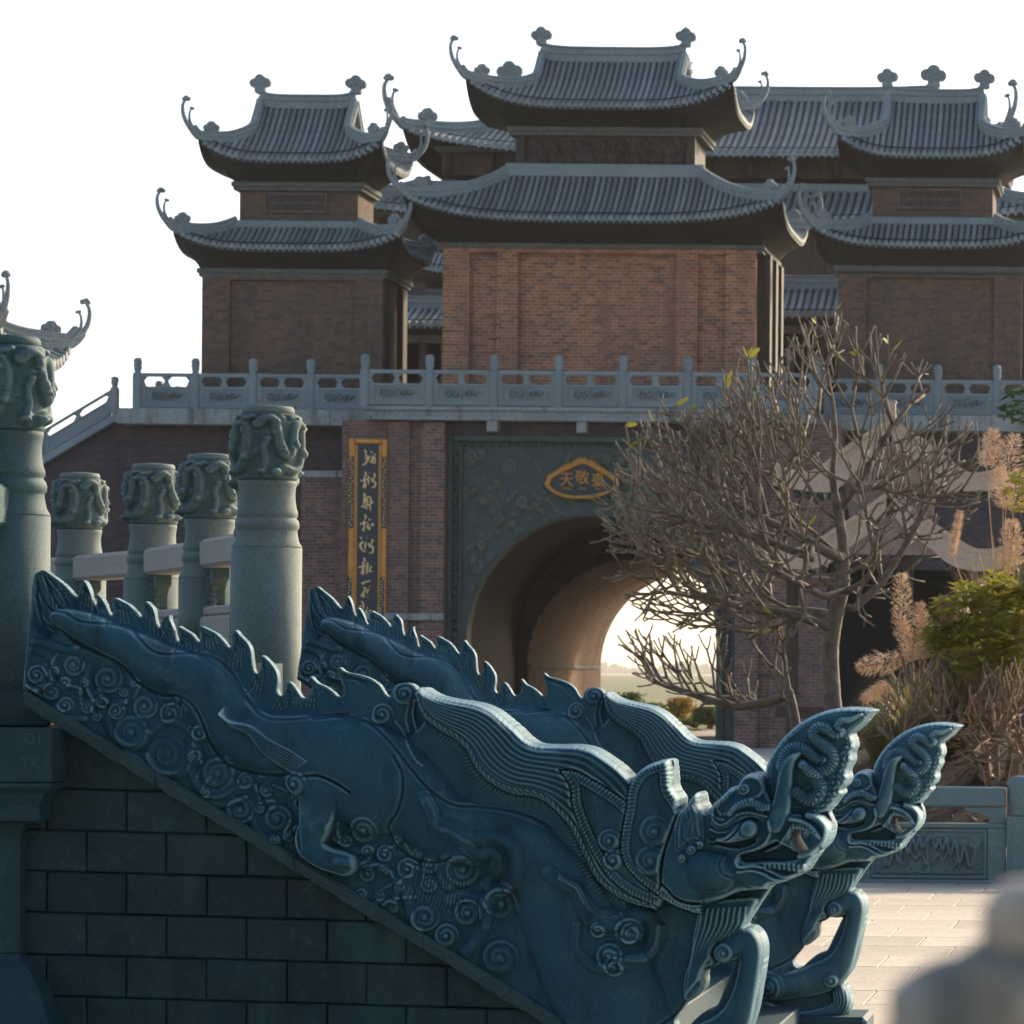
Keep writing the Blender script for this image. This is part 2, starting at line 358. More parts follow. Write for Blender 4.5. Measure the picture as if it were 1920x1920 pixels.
# ------------------------------------------------------------------ the dragon balustrade, surveyed on its own plane
def build_dragon_meshes(step=2.0, K=1.0, T0=0.075):
    A = lambda x, y, *r: (x * .36458, 1050 + y * .36458, *[q * .36458 for q in r])
    B = lambda x, y, *r: (600 + x * .36458, 1200 + y * .36458, *[q * .36458 for q in r])
    C = lambda x, y, *r: (1220 + x * .36458, 1220 + y * .36458, *[q * .36458 for q in r])
    D = lambda x, y, *r: (1260 + x * .15625, 1380 + y * .15625, *[q * .15625 for q in r])
    E = lambda x, y, *r: (1380 + x * .15625, 1300 + y * .15625, *[q * .15625 for q in r])
    F = lambda x, y, *r: (1400 + (1300 + x * .1875 - 1620) * 1.313, 1545 + (1620 + y * .1875 - 1525) * 1.313, *[q * .2462 for q in r])
    L = lambda fn, s: [fn(*map(float, q.split(','))) for q in s.split()]
    S = Relief(46, 1070, 1668, 2150, step)
    # silhouette
    flames = L(A, '150,665 160,560 178,300 186,110 208,80 235,72 265,92 300,116 345,152 378,190 392,203 405,203 415,183 420,150 435,121 452,142 468,180 478,222 488,246 497,250 506,232 502,210 507,194 522,205 545,238 556,272 570,298 582,301 592,276 586,245 589,222 597,209 630,224 672,247 705,280 718,301 732,305 742,288 738,258 745,236 757,226 776,240 795,266 806,320 815,355 827,360 838,333 845,315 876,296 878,318 895,360 906,400 914,428 925,432 934,402 926,375 922,350 950,366 990,390 1012,418 1024,433 1036,425 1040,395 1033,365 1040,351 1078,368 1118,388 1150,418 1170,447 1183,460 1195,452 1202,430 1197,402 1206,380 1218,369 1242,396 1272,425 1296,470 1305,540 1312,575 1326,592 1342,580 1352,545 1349,515 1358,499 1396,533 1428,580 1437,630 1432,672 1440,698 1454,706 1470,690 1480,655 1490,631 1515,648 1538,680 1556,708 1574,716 1596,706 1610,670 1608,630 1604,598 1636,634 1685,657 1722,684 1742,704 1758,705')
    flames += L(B, '122,290 132,278 128,235 108,190 100,165 104,142 140,168 200,180 260,198 312,232 342,278 360,295 372,290 378,262 402,232 440,221 485,228 512,256 520,262 530,246 552,243 582,262 630,284 700,300 780,311 855,326 925,358 985,404 1042,452 1092,498 1150,527 1250,530 1350,530 1430,547 1500,588 1560,630 1610,676 1630,695 1655,668 1690,640 1740,616 1795,598 1822,600 1836,612 1838,690 1846,748 1880,800')
    flames += L(D, '150,850 185,830 235,800 262,745 300,690 335,645 365,634 392,648 408,690 420,760 455,820 485,850 505,832 560,762 650,682 720,612 780,562 852,545 870,505 915,442 985,402 1060,394 1130,408 1162,412')
    flames += L(E, '392,900 405,835 450,722 512,612 600,492 700,392 830,292 970,216 1100,166 1240,131 1400,115 1560,120 1660,135 1716,150 1655,212 1592,290 1530,350 1470,402 1436,436 1462,500 1474,590 1440,660 1446,742 1410,820 1385,885 1402,960 1372,1040 1322,1092 1330,1152 1262,1222 1212,1300 1160,1352 1150,1390 1185,1460 1200,1545 1190,1630 1160,1720 1105,1800 1030,1862')
    flames += L(C, '905,985 880,1030 862,1052 842,1088 815,1118 750,1150 690,1172 640,1190')
    flames += L(F, '1770,40 1795,0 1796,-40 1800,60 1780,150 1735,235 1790,245 1840,290 1872,360 1880,440 1868,560 1850,700 1828,840 1800,950 1760,1050 1700,1140 1740,1200 1778,1300 1785,1380 1760,1480 1790,1500 1870,1505 1862,1560 1700,1620 1300,1640')[4:]
    x_end = flames[-1][0]
    slope = lambda x: 1300 + (x - 54) * 0.612
    flames += [(1100, 2100), (1040, slope(1040)), (54, 1300)]
    sil = crom(flames, 3); sil = [tuple(p) for p in sil[:-10]] + [tuple(p) for p in flames[-4:]]
    hole1 = [tuple(p) for p in crom(L(E, '790,1590 870,1602 960,1640 1028,1688 1040,1722 1000,1762 940,1802 870,1842 820,1790 772,1702 762,1640 790,1590'), 4)]
    hole2 = [tuple(p) for p in crom(L(F, '1530,518 1600,522 1655,515 1640,560 1600,660 1560,760 1515,850 1420,895 1345,960 1290,1020 1245,1032 1208,1008 1195,960 1230,905 1265,860 1292,812 1345,795 1410,735 1432,670 1426,610 1442,575 1490,555 1530,518'), 4)]
    mask = inside(S.X, S.Y, sil) & ~inside(S.X, S.Y, hole1) & ~inside(S.X, S.Y, hole2)
    # ---- masses
    S.R[:] = 0
    spine = L(A, '-10,0')
    body = L(A, '330,312,44 400,335,66 500,375,80 600,425,84 690,465,92 770,505,102 860,560,112 950,592,116 1030,625,122 1090,680,128 1140,750,134 1200,830,140 1290,900,148 1400,950,155 1530,960,165 1700,990,185')
    body += L(B, '120,620,215 300,680,235 480,780,200 620,920,175 780,985,160 920,1010,165 1060,1080,180 1190,1220,200 1290,1400,235 1390,1600,265 1500,1800,290 1560,2000,290')
    crest_z = S.poly(L(A, '180,60 1760,60 1920,560') + L(B, '500,200 560,420 430,560 300,400 0,400') + L(A, '1600,800 1400,800 1250,640 1080,480 860,490 640,350 420,300 280,420 180,330'))
    S.R[crest_z] = 2
    # flame crest: shallow tongues with incised lines
    S.H += 3.0
    tips = L(A, '235,80 436,125 505,198 596,212 757,230 874,300 923,354 1040,355 1218,373 1358,503 1490,635 1606,602') + L(B, '104,146')
    feet = L(A, '300,330 450,300 520,335 640,345 790,400 850,480 960,485 1080,480 1215,570 1310,700 1440,790 1590,780') + L(B, '330,300')
    for i, (a, b) in enumerate(zip(tips, feet)):
        for k in (-1, 0, 1, 2):
            mx, my = (a[0] + b[0]) / 2 + 7 - k * 1.0, (a[1] + b[1]) / 2 - 3
            S.groove([(a[0] + 1.5 + k * 0.8, a[1] + 9 + abs(k) * 5), (mx - 3 + k * 6, my), (b[0] + k * 8.0, b[1] - 3)], 1.5, 3.2)
    for q in ('190,110 215,190 260,260 300,290', '200,140 205,230 250,320 300,340', '235,100 270,180 300,240 350,280', '255,105 320,180 350,230 380,280', '195,200 215,290 245,345 300,380', '205,260 230,340 270,390 330,400'):
        S.groove(L(A, q), 1.8, 4.0)
    # clouds in the lower triangle
    S.H += np.where(mask & (S.R == 0), 2.0, 0)
    for q, r in (('210,440 290,450 380,480 420,470', 22), ('200,480 270,500 330,560 380,640 450,690', 24), ('230,680 300,640 270,560', 20), ('480,560 500,690 570,790 600,880 680,960 760,970 800,900', 26),
                 ('540,690 600,740 680,740', 18), ('820,890 880,850 970,860 1040,930 1060,1040', 24), ('800,1020 860,1090 950,1110 1010,1060 1030,960', 22), ('1020,1010 1030,1120 1080,1190 1170,1210 1240,1150', 28),
                 ('1090,1240 1190,1230 1290,1180 1390,1190 1440,1270', 24), ('1110,1270 1200,1260 1300,1220', 16), ('1340,1340 1380,1420 1470,1440 1540,1380', 24), ('330,770 400,830 470,830', 20), ('150,560 170,650 230,690', 16), ('680,1000 760,1040 830,1110', 16)):
        S.tube(L(A, q), r * .36458, 6, line=2.0)
    for x, y, r, d in ((230, 610, 62, 1), (418, 556, 64, -1), (592, 628, 84, -1), (376, 762, 50, 1), (636, 790, 50, -1), (782, 764, 74, -1), (912, 800, 68, 1), (712, 896, 102, 1), (1066, 900, 50, 1), (892, 1012, 122, -1), (1156, 1102, 96, 1), (1272, 1290, 84, -1), (1466, 1332, 82, 1)):
        cx, cy = A(x, y); S.spiral(cx, cy, r * .36458, d, 2.2, 8.5)
    # smaller scrolls packed between the big ones
    done = [(*A(x, y), r * .36458) for x, y, r in ((230, 610, 62), (418, 556, 64), (592, 628, 84), (376, 762, 50), (636, 790, 50), (782, 764, 74), (912, 800, 68), (712, 896, 102), (1066, 900, 50), (892, 1012, 122), (1156, 1102, 96), (1272, 1290, 84), (1466, 1332, 82))] + [(*B(x, y), r * .36458) for x, y, r in ((266, 975, 84), (372, 1096, 56), (486, 1170, 64), (576, 1420, 82), (686, 1510, 72), (765, 1172, 98), (795, 1392, 84), (965, 1342, 96), (962, 1620, 108))]
    rk = random.Random(19)
    for _ in range(420):
        x = rk.uniform(66, 1000); y = slope(x) - rk.uniform(8, 190); r = rk.choice((12, 15, 19))
        if y < 1262 or x > 840 or slope(x) - y < r * 0.9 or any(math.hypot(x - a_, y - b_) < (r + c_) * 0.86 for a_, b_, c_ in done): continue
        done.append((x, y, r)); S.spiral(x, y, r, rk.choice((-1, 1)), 1.9, 6.0)
        an = rk.uniform(0, 6.28); S.tube([(x + r * math.cos(an), y + r * math.sin(an)), (x + 1.7 * r * math.cos(an + .5), y + 1.7 * r * math.sin(an + .5)), (x + 2.5 * r * math.cos(an + .7), y + 2.5 * r * math.sin(an + .7))], 4.0, 4.0)
    # trunk of the body
    bm_ = S.tube(body, None, 34, 'max', 0, reg=1)
    S.tube(L(B, '60,640,230 200,690,262 330,760,240'), None, 46, 'max', 0, reg=1)
    v, _ = S.stamp(body, None); rr = np.sqrt(np.clip(1 - v, 0, 4))
    # spine crease along the back and the belly line
    S.groove(L(A, '300,280 380,290 470,335 600,345 690,360 760,420 830,480 900,497 1010,490 1100,505 1180,560 1250,650 1330,760 1420,820 1560,822 1700,800 1800,795'), 2.2, 5)
    S.groove(L(B, '0,410 150,395 280,430 400,530 500,650 600,760 720,840 850,850 1000,870 1150,920 1215,960'), 2.4, 6)
    S.groove(L(A, '345,370 420,440 560,505 640,540 740,640 850,700 960,710 1040,760 1090,860 1120,960 1200,1050 1310,1095 1450,1108 1560,1100'), 3.0, 8)
    S.groove(L(B, '420,600 465,680 470,780 440,880 390,960 430,1060 530,1125 640,1135 720,1110'), 2.4, 6)
    # hind leg
    S.tube(L(A, '1640,1130,85 1680,1230,95 1670,1340,85 1640,1450,70 1700,1520,60 1820,1560,60'), None, 16, 'max', 36, reg=8)
    S.groove(L(A, '1620,1110 1700,1110 1790,1150 1850,1190'), 2.5, 9); S.groove(L(A, '1560,1170 1580,1280 1590,1400 1600,1480'), 2.5, 8)
    cx, cy = A(1572, 1152); S.spiral(cx, cy, 74 * .36458, 1, 2.0, 10)
    # hair lock on the hip
    for i in range(7):
        t = i / 6
        S.ridge([A(1205 + 8 * t, 770 + 30 * t), A(1235 + 22 * t, 850 + 10 * t - 26 * t), A(1330 + 18 * t, 900 - 42 * t), A(1400 + 35 * t, 985 - 60 * t), A(1480 + 50 * t, 1050 - 75 * t), A(1560 + 72 * t, 1095 - 60 * t)], 2.4, 7)
    # scrolls under the belly and the ribbons on the flank
    for q, r, a in (('580,800 625,870 640,960 700,990 790,1040 850,1090 920,1085 955,1120 930,1190 880,1250', 34, 9), ('600,830 660,930 740,960 830,1010 940,1000 1030,1050 1060,1140 1030,1230 940,1290 900,1330', 36, 9),
                    ('690,1250 660,1180 690,1120 770,1090', 34, 8), ('900,1450 890,1350 920,1280 1000,1265', 34, 8), ('700,1330 760,1310 850,1330 880,1420 850,1520 780,1590', 36, 8), ('480,1280 500,1400 540,1480', 30, 8),
                    ('100,960 140,1040 220,1080 310,1060', 26, 7), ('150,1130 270,1150 370,1170 450,1230', 26, 7), ('330,1350 420,1330 440,1240', 24, 7),
                    ('1215,1180 1280,1235 1350,1270 1390,1350 1440,1420 1530,1440 1640,1400 1730,1420 1745,1520 1700,1610 1610,1640', 38, 11), ('1360,1450 1360,1560 1430,1640 1500,1670', 30, 9), ('1290,1200 1370,1250 1420,1330 1480,1380 1570,1390', 24, 7)):
        S.tube(L(B, q), r * .36458, a, line=2.5)
    for i in range(16):
        x = 470 + i * 17; S.groove(L(B, f'{x + 60},{1150 + i * 6} {x + 40},{1240 + i * 9} {x + 20},{1330 + i * 6}'), 1.5, 3)
    for x, y, r, d in ((266, 975, 84, 1), (372, 1096, 56, 1), (486, 1170, 64, 1), (576, 1420, 82, -1), (686, 1510, 72, 1), (765, 1172, 98, -1), (795, 1392, 84, 1), (965, 1342, 96, 1), (962, 1620, 108, 1), (1622, 1480, 84, 1), (1530, 1602, 78, 1), (448, 278, 72, 1), (336, 382, 64, 1), (46, 186, 58, 1)):
        cx, cy = B(x, y); S.spiral(cx, cy, r * .36458, d, 2.1, 10)
    S.R[S.poly(L(B, '280,330 372,295 385,240 450,222 515,255 520,330 450,480 330,440')) & (S.R != 3)] = 2
    for q in ('470,330 455,400 470,470', '500,310 490,390 520,470 560,430', '400,420 450,480 520,600 560,640'): S.ridge(L(B, q), 3, 5)
    # ---- mane
    top = L(B, '515,268 530,248 552,243 582,262 630,284 700,300 780,311 855,326 925,358 985,404 1042,452 1092,498 1150,527 1250,530 1350,530 1430,547 1500,588 1560,630 1610,676 1640,705 1700,800 1760,1000 1790,1200')
    bot = L(B, '520,290 535,350 575,405 650,462 735,512 785,562 825,640 878,702 950,752 1030,782 1130,795 1205,832 1268,892 1318,952 1360,1035 1400,1120 1455,1215 1540,1290 1650,1340 1760,1365')
    mm = S.poly([tuple(p) for p in crom(top, 5)] + [tuple(p) for p in crom(bot, 5)][::-1]) & mask
    dt, _ = S.stamp(top, 220); db, arcb = S.stamp(bot, 220)
    dt = np.sqrt(np.clip(1 - dt, 0, None)) * 220; db = np.sqrt(np.clip(1 - db, 0, None)) * 220
    tt = dt / (dt + db + 1e-6)
    e = S.edge(mm, 7); e2 = np.sqrt(np.clip(e, 0, 1))
    n = 11.0; strands = np.abs(np.sin(np.pi * n * tt)) ** 0.8
    band = np.clip(1 - db / 13.0, 0, 1); curl = np.abs(np.sin(np.pi * arcb / 12.0 + db * 0.28))
    hm = 46 + 13 * np.sin(np.pi * np.clip(tt, 0, 1)) ** 0.7 + np.where(band > 0, 6.0 * curl, 8.0 * strands)
    hm = hm * (0.35 + 0.65 * e2) - 5 * np.exp(-((db - 14) / 2.0) ** 2)
    below = (~mm) & (db < 26) & (S.R != 2) & mask & (S.X > B(640, 0)[0]) & (S.X < B(1600, 0)[0]) & (S.Y > 1300)
    S.H = np.where(below, S.H + 9.0 * np.abs(np.sin(np.pi * arcb / 7.0 + db * 0.09)) * np.clip(1 - db / 26, 0, 1), S.H)
    S.H = np.where(mm, np.maximum(hm, S.H * 0.2), S.H); S.R[mm] = 3
    # ---- leaf fins behind the head
    def leaf(left, right, base, spirals):
        pl = [tuple(p) for p in crom(left, 5)]; pr = [tuple(p) for p in crom(right, 5)]
        m = inside(S.X, S.Y, pl + pr[::-1]) & mask
        dl, al = S.stamp(left, 60); dl = np.sqrt(np.clip(1 - dl, 0, None)) * 60
        dr, ar = S.stamp(right, 60); dr = np.sqrt(np.clip(1 - dr, 0, None)) * 60
        dd = np.minimum(dl, dr); aa = np.where(dl < dr, al, ar)
        h = base + 9 * np.clip(dd / 18, 0, 1) + np.where(dd < 20, 9 * np.abs(np.sin(np.pi * aa / 7.5 + dd * 0.10)) * np.clip(1 - dd / 24, 0, 1) + 2, 0) - 5 * np.exp(-((dd - 21) / 1.6) ** 2)
        h = h * (0.5 + 0.5 * np.sqrt(S.edge(m, 4)))
        S.H = np.where(m, np.maximum(h, S.H * .6), S.H); S.R[m] = 7
        for x, y, r, d in spirals: cx, cy = B(x, y); S.spiral(cx, cy, r * .36458, d, 1.9, 9)
    leaf(L(B, '1262,655 1318,735 1330,830 1360,920 1400,1010 1460,1120 1540,1220 1650,1300 1780,1352'), L(B, '1270,650 1345,652 1425,690 1510,740 1600,800 1680,900 1760,1100 1800,1300'), 56, ((1530, 1012, 66, 1), (1552, 1112, 60, 1)))
    leaf(L(B, '1800,598 1690,642 1625,735 1608,850 1590,950 1580,1050 1602,1132 1660,1202 1745,1272 1850,1338 1960,1380'), L(B, '1822,600 1838,690 1846,748 1900,830 1960,1000 1990,1200 2000,1380'), 62, ((1762, 962, 92, 1), (1742, 1112, 88, 1)))
    # ---- head
    headp = L(D, '-60,1800 -40,1450 60,1100 120,950 150,860 185,830 235,800 262,745 300,690 335,645 365,634 392,648 408,690 420,760 455,820 485,850 505,832 560,762 650,682 720,612 780,562 852,545 870,505 915,442 985,402 1060,394 1130,408 1200,420 1300,400 1500,700 1640,900 1800,900 1900,950 1960,1200 1940,1400 1880,1480 1720,1500') + L(C, '842,1088 815,1118 750,1150 690,1172 640,1190 560,1205 480,1215 380,1260 280,1280 180,1260 100,1180')
    hp = S.poly([tuple(p) for p in crom(headp, 4)]) & mask
    hh = 60 + 16 * np.sqrt(S.edge(hp, 26)); hh = hh * (0.45 + 0.55 * np.sqrt(S.edge(hp, 5)))
    S.H = np.where(hp, hh, S.H); S.R[hp] = 4
    S.tube(L(D, '520,1560,265 640,1580,250'), None, 46, 'max', 62, reg=4)                 # cheek
    S.groove(L(D, '760,1330 700,1410 690,1500 740,1580 850,1630'), 2.2, 4)
    S.tube(L(D, '820,1500,150 1000,1600,135 1300,1680,100 1600,1680,70 1800,1640,40'), None, 24, 'max', 64, reg=4)     # lower jaw
    # brow, eye
    for q, w, a in (('580,880 600,960 690,1010 790,960 880,890 990,862 1100,872 1230,905', 3.0, 8), ('570,980 640,1040 750,1030 860,960 960,915 1080,905 1180,930', 2.4, 5), ('560,1060 660,1100 780,1080 880,1000', 2.2, 5), ('600,760 590,860 640,930 720,950', 2.2, 5), ('660,720 640,820 690,890', 2.0, 5)): S.ridge(L(D, q), w, a)
    S.tube(L(D, '800,870,35 860,800,45 950,752,55 1060,742,58 1170,785,55 1245,800,45'), None, 15, scales=(6.0, 4))
    for x, y in ((880, 870), (940, 845), (1000, 830), (1060, 828), (1120, 835), (1180, 848), (780, 900), (740, 880)): cx, cy = D(x, y); S.spiral(cx, cy, 5.5, 1, 1.2, 4)
    S.groove(L(D, '560,1180 700,1200 820,1150 900,1050 960,960 1040,930 1120,970 1140,1050 1110,1130 1020,1190 880,1215 700,1230 570,1230'), 2.6, 7)
    S.tube(L(D, '640,1190,20 760,1180,45 880,1120,80 1000,1060,118 1040,1045,120'), None, 20)
    S.tube(L(D, '1028,1045,92 1032,1045,92'), None, 12)
    for r in (104, 124): S.groove([D(1030 + r * math.cos(a), 1045 + r * math.sin(a)) for a in np.linspace(0, 2 * math.pi, 25)], 1.3, 3, False)
    S.groove(L(D, '760,1180 860,1100 930,1060'), 1.5, 3); S.groove(L(D, '800,1190 900,1170 1000,1180 1090,1140'), 1.5, 3)
    S.tube(L(D, '640,1225,20 800,1250,30 950,1245,34 1080,1190,28'), None, -10)
    # ear
    ear = S.poly([tuple(p) for p in crom(L(D, '120,1340 95,1200 110,1020 135,900 235,800 262,745 300,690 335,645 365,634 392,648 408,700 440,800 490,900 515,1050 510,1200 480,1280 380,1250 300,1280 200,1360 120,1340'), 4)]) & mask
    ee = S.edge(ear, 9); S.H = np.where(ear, S.H * 0.9 + 16 * np.sqrt(ee) - 6 * np.exp(-((ee - 0.8) / 0.12) ** 2), S.H)
    for q in ('300,700 280,800 310,920 260,960', '350,960 330,1050 300,1140', '380,950 380,1050 420,1150', '220,1000 230,1150 300,1230', '350,680 400,820 470,920'): S.groove(L(D, q), 1.6, 4)
    for x, y, r in ((340, 1300, 70), (440, 1240, 55), (225, 1405, 62)): cx, cy = D(x, y); S.spiral(cx, cy, r * .15625, 1, 1.6, 9)
    # cloud knot above the eye
    cx, cy = D(955, 580); S.spiral(cx, cy, 13, 1, 1.6, 8); S.ridge(L(D, '870,560 900,480 980,440 1080,445 1150,500 1180,570 1140,650 1050,690'), 3.2, 8)
    # scaly back of the skull
    for i in range(7):
        S.ridge([D(520 + i * 45, 850 - i * 45), D(545 + i * 42, 880 - i * 40), D(575 + i * 40, 850 - i * 40)], 1.8, 4)
    # ---- snout (long upturned trunk)
    sn = L(E, '392,900 405,835 450,722 512,612 600,492 700,392 830,292 970,216 1100,166 1240,131 1400,115 1560,120 1660,135 1716,150 1655,212 1592,290 1530,350 1470,402 1436,436 1462,500 1474,590 1440,660 1446,742 1410,820 1385,885 1402,960 1372,1040 1322,1092 1330,1152 1262,1222 1212,1300 1160,1352 1000,1390 760,1390 520,1300 420,1100')
    snm = S.poly(sn) & mask; es = S.edge(snm, 8)
    hs = 60 + 6 * np.sqrt(S.edge(snm, 24)) - 5.0 * np.exp(-((es - 0.82) / 0.10) ** 2); hs = hs * (0.6 + 0.4 * np.sqrt(es))
    S.H = np.where(snm, hs, S.H); S.R[snm] = 5
    back = L(E, '440,850 490,720 552,622 635,510 725,420 845,325 985,250 1110,202 1250,168 1400,150 1560,152 1660,150')
    vb, ab = S.stamp(back, 8); S.H += np.where(vb > 0, 3.2 * np.abs(np.sin(np.pi * ab / 14.0)) * vb, 0)
    S.H += np.where(snm & (S.X + 0.55 * S.Y > E(1330, 700)[0] + 0.55 * E(1330, 700)[1] - 6), 5 * np.abs(np.sin(S.X * 0.33 + 1.7 * np.sin(S.Y * 0.21)) * np.sin(S.Y * 0.29)), 0)
    S.tube(L(E, '610,820,70 650,690,74 740,612,76 850,610,76 950,678,74 1040,740,66 1120,735,40'), None, 13, scales=(5.2, 5.0), line=3)
    S.tube(L(E, '800,1130,78 900,1205,88 1010,1180,92 1065,1070,92 1000,950,88 900,870,84 860,800,60'), None, 13, scales=(5.2, 5.0), line=3)
    S.tube(L(E, '880,800,70 980,870,80 1100,870,84 1190,790,84 1205,680,80 1120,575,76 1020,490,72 985,420,68 1050,355,66 1160,385,66 1250,440,62 1310,410,56 1270,340,48 1330,275,42 1430,262,34 1560,200,14'), None, 14, scales=(5.2, 5.0), line=3)
    # tusk
    S.tube(L(E, '560,1520,95 600,1400,112 630,1260,110 655,1100,98 672,950,90 695,830,80 745,735,58 800,690,36 845,662,8'), None, 34, 'max', 66, reg=4, k=0.42)
    # mouth: lips, teeth, lip ring, tongue
    gap = S.poly([tuple(p) for p in crom(L(D, '900,1370 960,1340 1100,1310 1250,1240 1330,1200 1400,1230 1500,1290 1600,1350 1560,1420 1400,1440 1200,1440 1050,1450 930,1440 900,1370'), 4)])
    S.H = np.where(gap, S.H * 0.55, S.H)
    for i in range(5): S.ridge(L(D, f'{1180 + i * 20},{1330 - i * 10} {1330 + i * 14},{1300 - i * 22} {1440 + i * 10},{1220 - i * 40} {1500 + i * 4},{1130 - i * 30}'), 2.0, 6)
    for q, r, a in (('1250,960 1275,1060 1240,1180 1150,1265 1010,1325 905,1375 880,1440 930,1500 1060,1490 1190,1510 1300,1565 1420,1605 1600,1605 1860,1610', 26, 11), ('900,1560 1050,1540 1180,1570 1290,1630 1420,1660 1600,1660', 20, 8), ('1500,930 1600,950 1720,1000 1810,1090 1850,1150', 30, 12)): S.tube(L(D, q), r * .15625, a)
    for i in range(9): x, y = D(1215 + i * 56, 1462 + i * 6 + (6 if i % 2 else 0)); S.tube([(x, y - 3.5), (x + 0.3, y + 3.5)], 4.6, 10, sm=False)
    for i in range(8): x, y = D(1545 + i * 38, 1010 + i * i * 2.6); S.tube([(x, y - 3), (x - 0.6, y + 5)], 3.4, 9, sm=False)
    S.tube(L(E, '930,1400,42 1040,1440,48 1125,1520,52 1150,1600,52 1130,1690,52 1060,1780,48 960,1845,42 840,1890,34'), None, 24, 'max', 56, reg=4)
    # ---- beard, chest scrolls, fore leg
    beard = L(F, '1400,60 1800,20 1796,110 1740,230 1640,300 1540,360 1480,430 1500,520 1430,560 1420,720 1350,790 1290,800 1280,650 1330,480 1350,300')
    bp = S.poly([tuple(p) for p in crom(beard, 4)]) & mask; S.H = np.where(bp, np.maximum(S.H, 30 + 14 * np.sqrt(S.edge(bp, 14))), S.H); S.R[bp] = 4
    for i in range(9):
        t = i / 8; S.ridge(L(F, f'{1420 + 330 * t},{110 - 20 * t} {1400 + 320 * t},{240 - 10 * t} {1360 + 230 * t},{400 - 40 * t} {1330 + 130 * t},{560 - 60 * t} {1300 + 100 * t},{760 - 120 * t}'), 2.6, 6)
    for x, y, r in ((885, 300, 95), (640, 270, 70), (770, 545, 90)): cx, cy = F(x, y); S.spiral(cx, cy, r * .2462, 1, 1.8, 9)
    S.tube(L(F, '720,430 840,470 990,470 1080,380 1100,260'), 10, 8, line=2)
    S.groove(L(F, '820,1055 950,1045 1080,1000 1200,920 1290,810'), 3, 8)
    S.tube(L(F, '1580,430,85 1660,390,95 1750,350,110 1790,460,98 1770,620,92 1730,780,98 1680,920,120 1600,1040,150 1440,1120,150 1250,1180,130 1080,1220,130'), None, 30, 'max', 20, reg=6)
    cx, cy = F(1590, 430); S.spiral(cx, cy, 20, -1, 1.5, 9); cx, cy = F(1592, 1115); S.spiral(cx, cy, 20, 1, 1.6, 11); cx, cy = F(985, 1215); S.spiral(cx, cy, 42, 1, 3.2, 12)
    S.tube(L(F, '1690,1250,90 1690,1370,90 1560,1450,70 1300,1490,40'), None, 26, 'max', 16, reg=6)
    for i in range(7): S.groove(L(F, f'{1560 + i * 32},{1240 - i * 6} {1590 + i * 30},{1330} {1540 + i * 28},{1410 + i * 8} {1380 + i * 20},{1450 + i * 10} {1240 + i * 10},{1480 + i * 4}'), 1.6, 5)
    # plinth slab the fore leg rests on
    pl = S.poly(L(F, '700,1290 820,1290 1280,1505 1870,1505 1862,1700 700,1700')); S.H = np.where(pl, np.maximum(S.H * 0, 36), S.H); S.R[pl] = 0
    # chisel lines following the body and fine hair on the flames
    for (x, y, r), (x2, y2, r2) in zip(body[2:-3:1], body[3:-2:1]):
        pass
    for i in range(0, len(sil) - 4, 2):
        x, y = sil[i]
        if 70 < x < 640 and y < 1330 and y < slope(x) - 150:
            S.groove([(x + 2, y + 7), (x + 5, y + 16), (x + 10, y + 27)], 1.1, 2.2)
    # ---- finish
    H = np.clip(S.H, -6, None); H = 0.45 * H + 0.55 * blur(H, 1)
    # near the outline the stone rounds off
    P, _ = resample(np.array(sil + [sil[0]]), 0.8); allb = [P]
    for hl in (hole1, hole2): q, _ = resample(np.array(hl + [hl[0]]), 0.8); allb.append(q)
    P = np.concatenate(allb); dist = np.full(H.shape, 99.0); bx = np.zeros(H.shape); by = np.zeros(H.shape)
    for x, y in P:
        w = S.win(x, y, 9)
        if w is None: continue
        d = np.hypot(S.X[w] - x, S.Y[w] - y); u = d < dist[w]; dist[w][u] = d[u]; bx[w][u] = x; by[w][u] = y
    t = np.clip(dist / 9.0, 0, 1); H = H * (0.25 + 0.75 * np.sqrt(np.clip(1 - (1 - t) ** 2, 0, 1)))
    hi = H - blur(H, 4); h2 = H - blur(H, 2); wear = np.clip((hi - 0.7) / 3.0, 0, 1) * 0.45 + np.clip((h2 - 0.35) / 1.6, 0, 1) * 0.45 + np.clip(1 - dist / 3.5, 0, 1) * 0.40
    TT = np.choose(S.R, [0.070, 0.070, 0.024, 0.040, 0.060, 0.030, 0.060, 0.035, 0.070]); TT = blur(TT, 10)
    # quads
    ins = mask; q = ins[:-1, :-1].astype(int) + ins[1:, :-1] + ins[:-1, 1:] + ins[1:, 1:]
    qi, qj = np.where(q >= 2); W = H.shape[1]
    vid = lambda i, j: i * W + j
    Q = np.stack([vid(qi, qj), vid(qi + 1, qj), vid(qi + 1, qj + 1), vid(qi, qj + 1)], 1)
    px, py = S.X.ravel().copy(), S.Y.ravel().copy(); fm = (~ins).ravel() | (dist.ravel() < 0.35 * step)
    fm &= dist.ravel() < 9; px[fm] = bx.ravel()[fm]; py[fm] = by.ravel()[fm]
    Hf = H.ravel(); used = np.unique(Q)
    new = np.full(W * H.shape[0], -1); new[used] = np.arange(len(used)); Q = new[Q]; n = len(used)
    vx, vz, vh = (px[used] - 800) * K, (1270 - py[used]) * K, Hf[used] * K + TT.ravel()[used]
    V = np.concatenate([np.stack([vx, -vh, vz], 1), np.stack([vx, vh, vz], 1)])
    lab = S.R.ravel()[(qi * W + qj)]
    # outline walls
    ed = np.concatenate([Q[:, [0, 1]], Q[:, [1, 2]], Q[:, [2, 3]], Q[:, [3, 0]]]); el = np.tile(lab, 4)
    key = np.sort(ed, 1); kk = key[:, 0] * (n + 1) + key[:, 1]; _, first, cnt = np.unique(kk, return_index=True, return_counts=True)
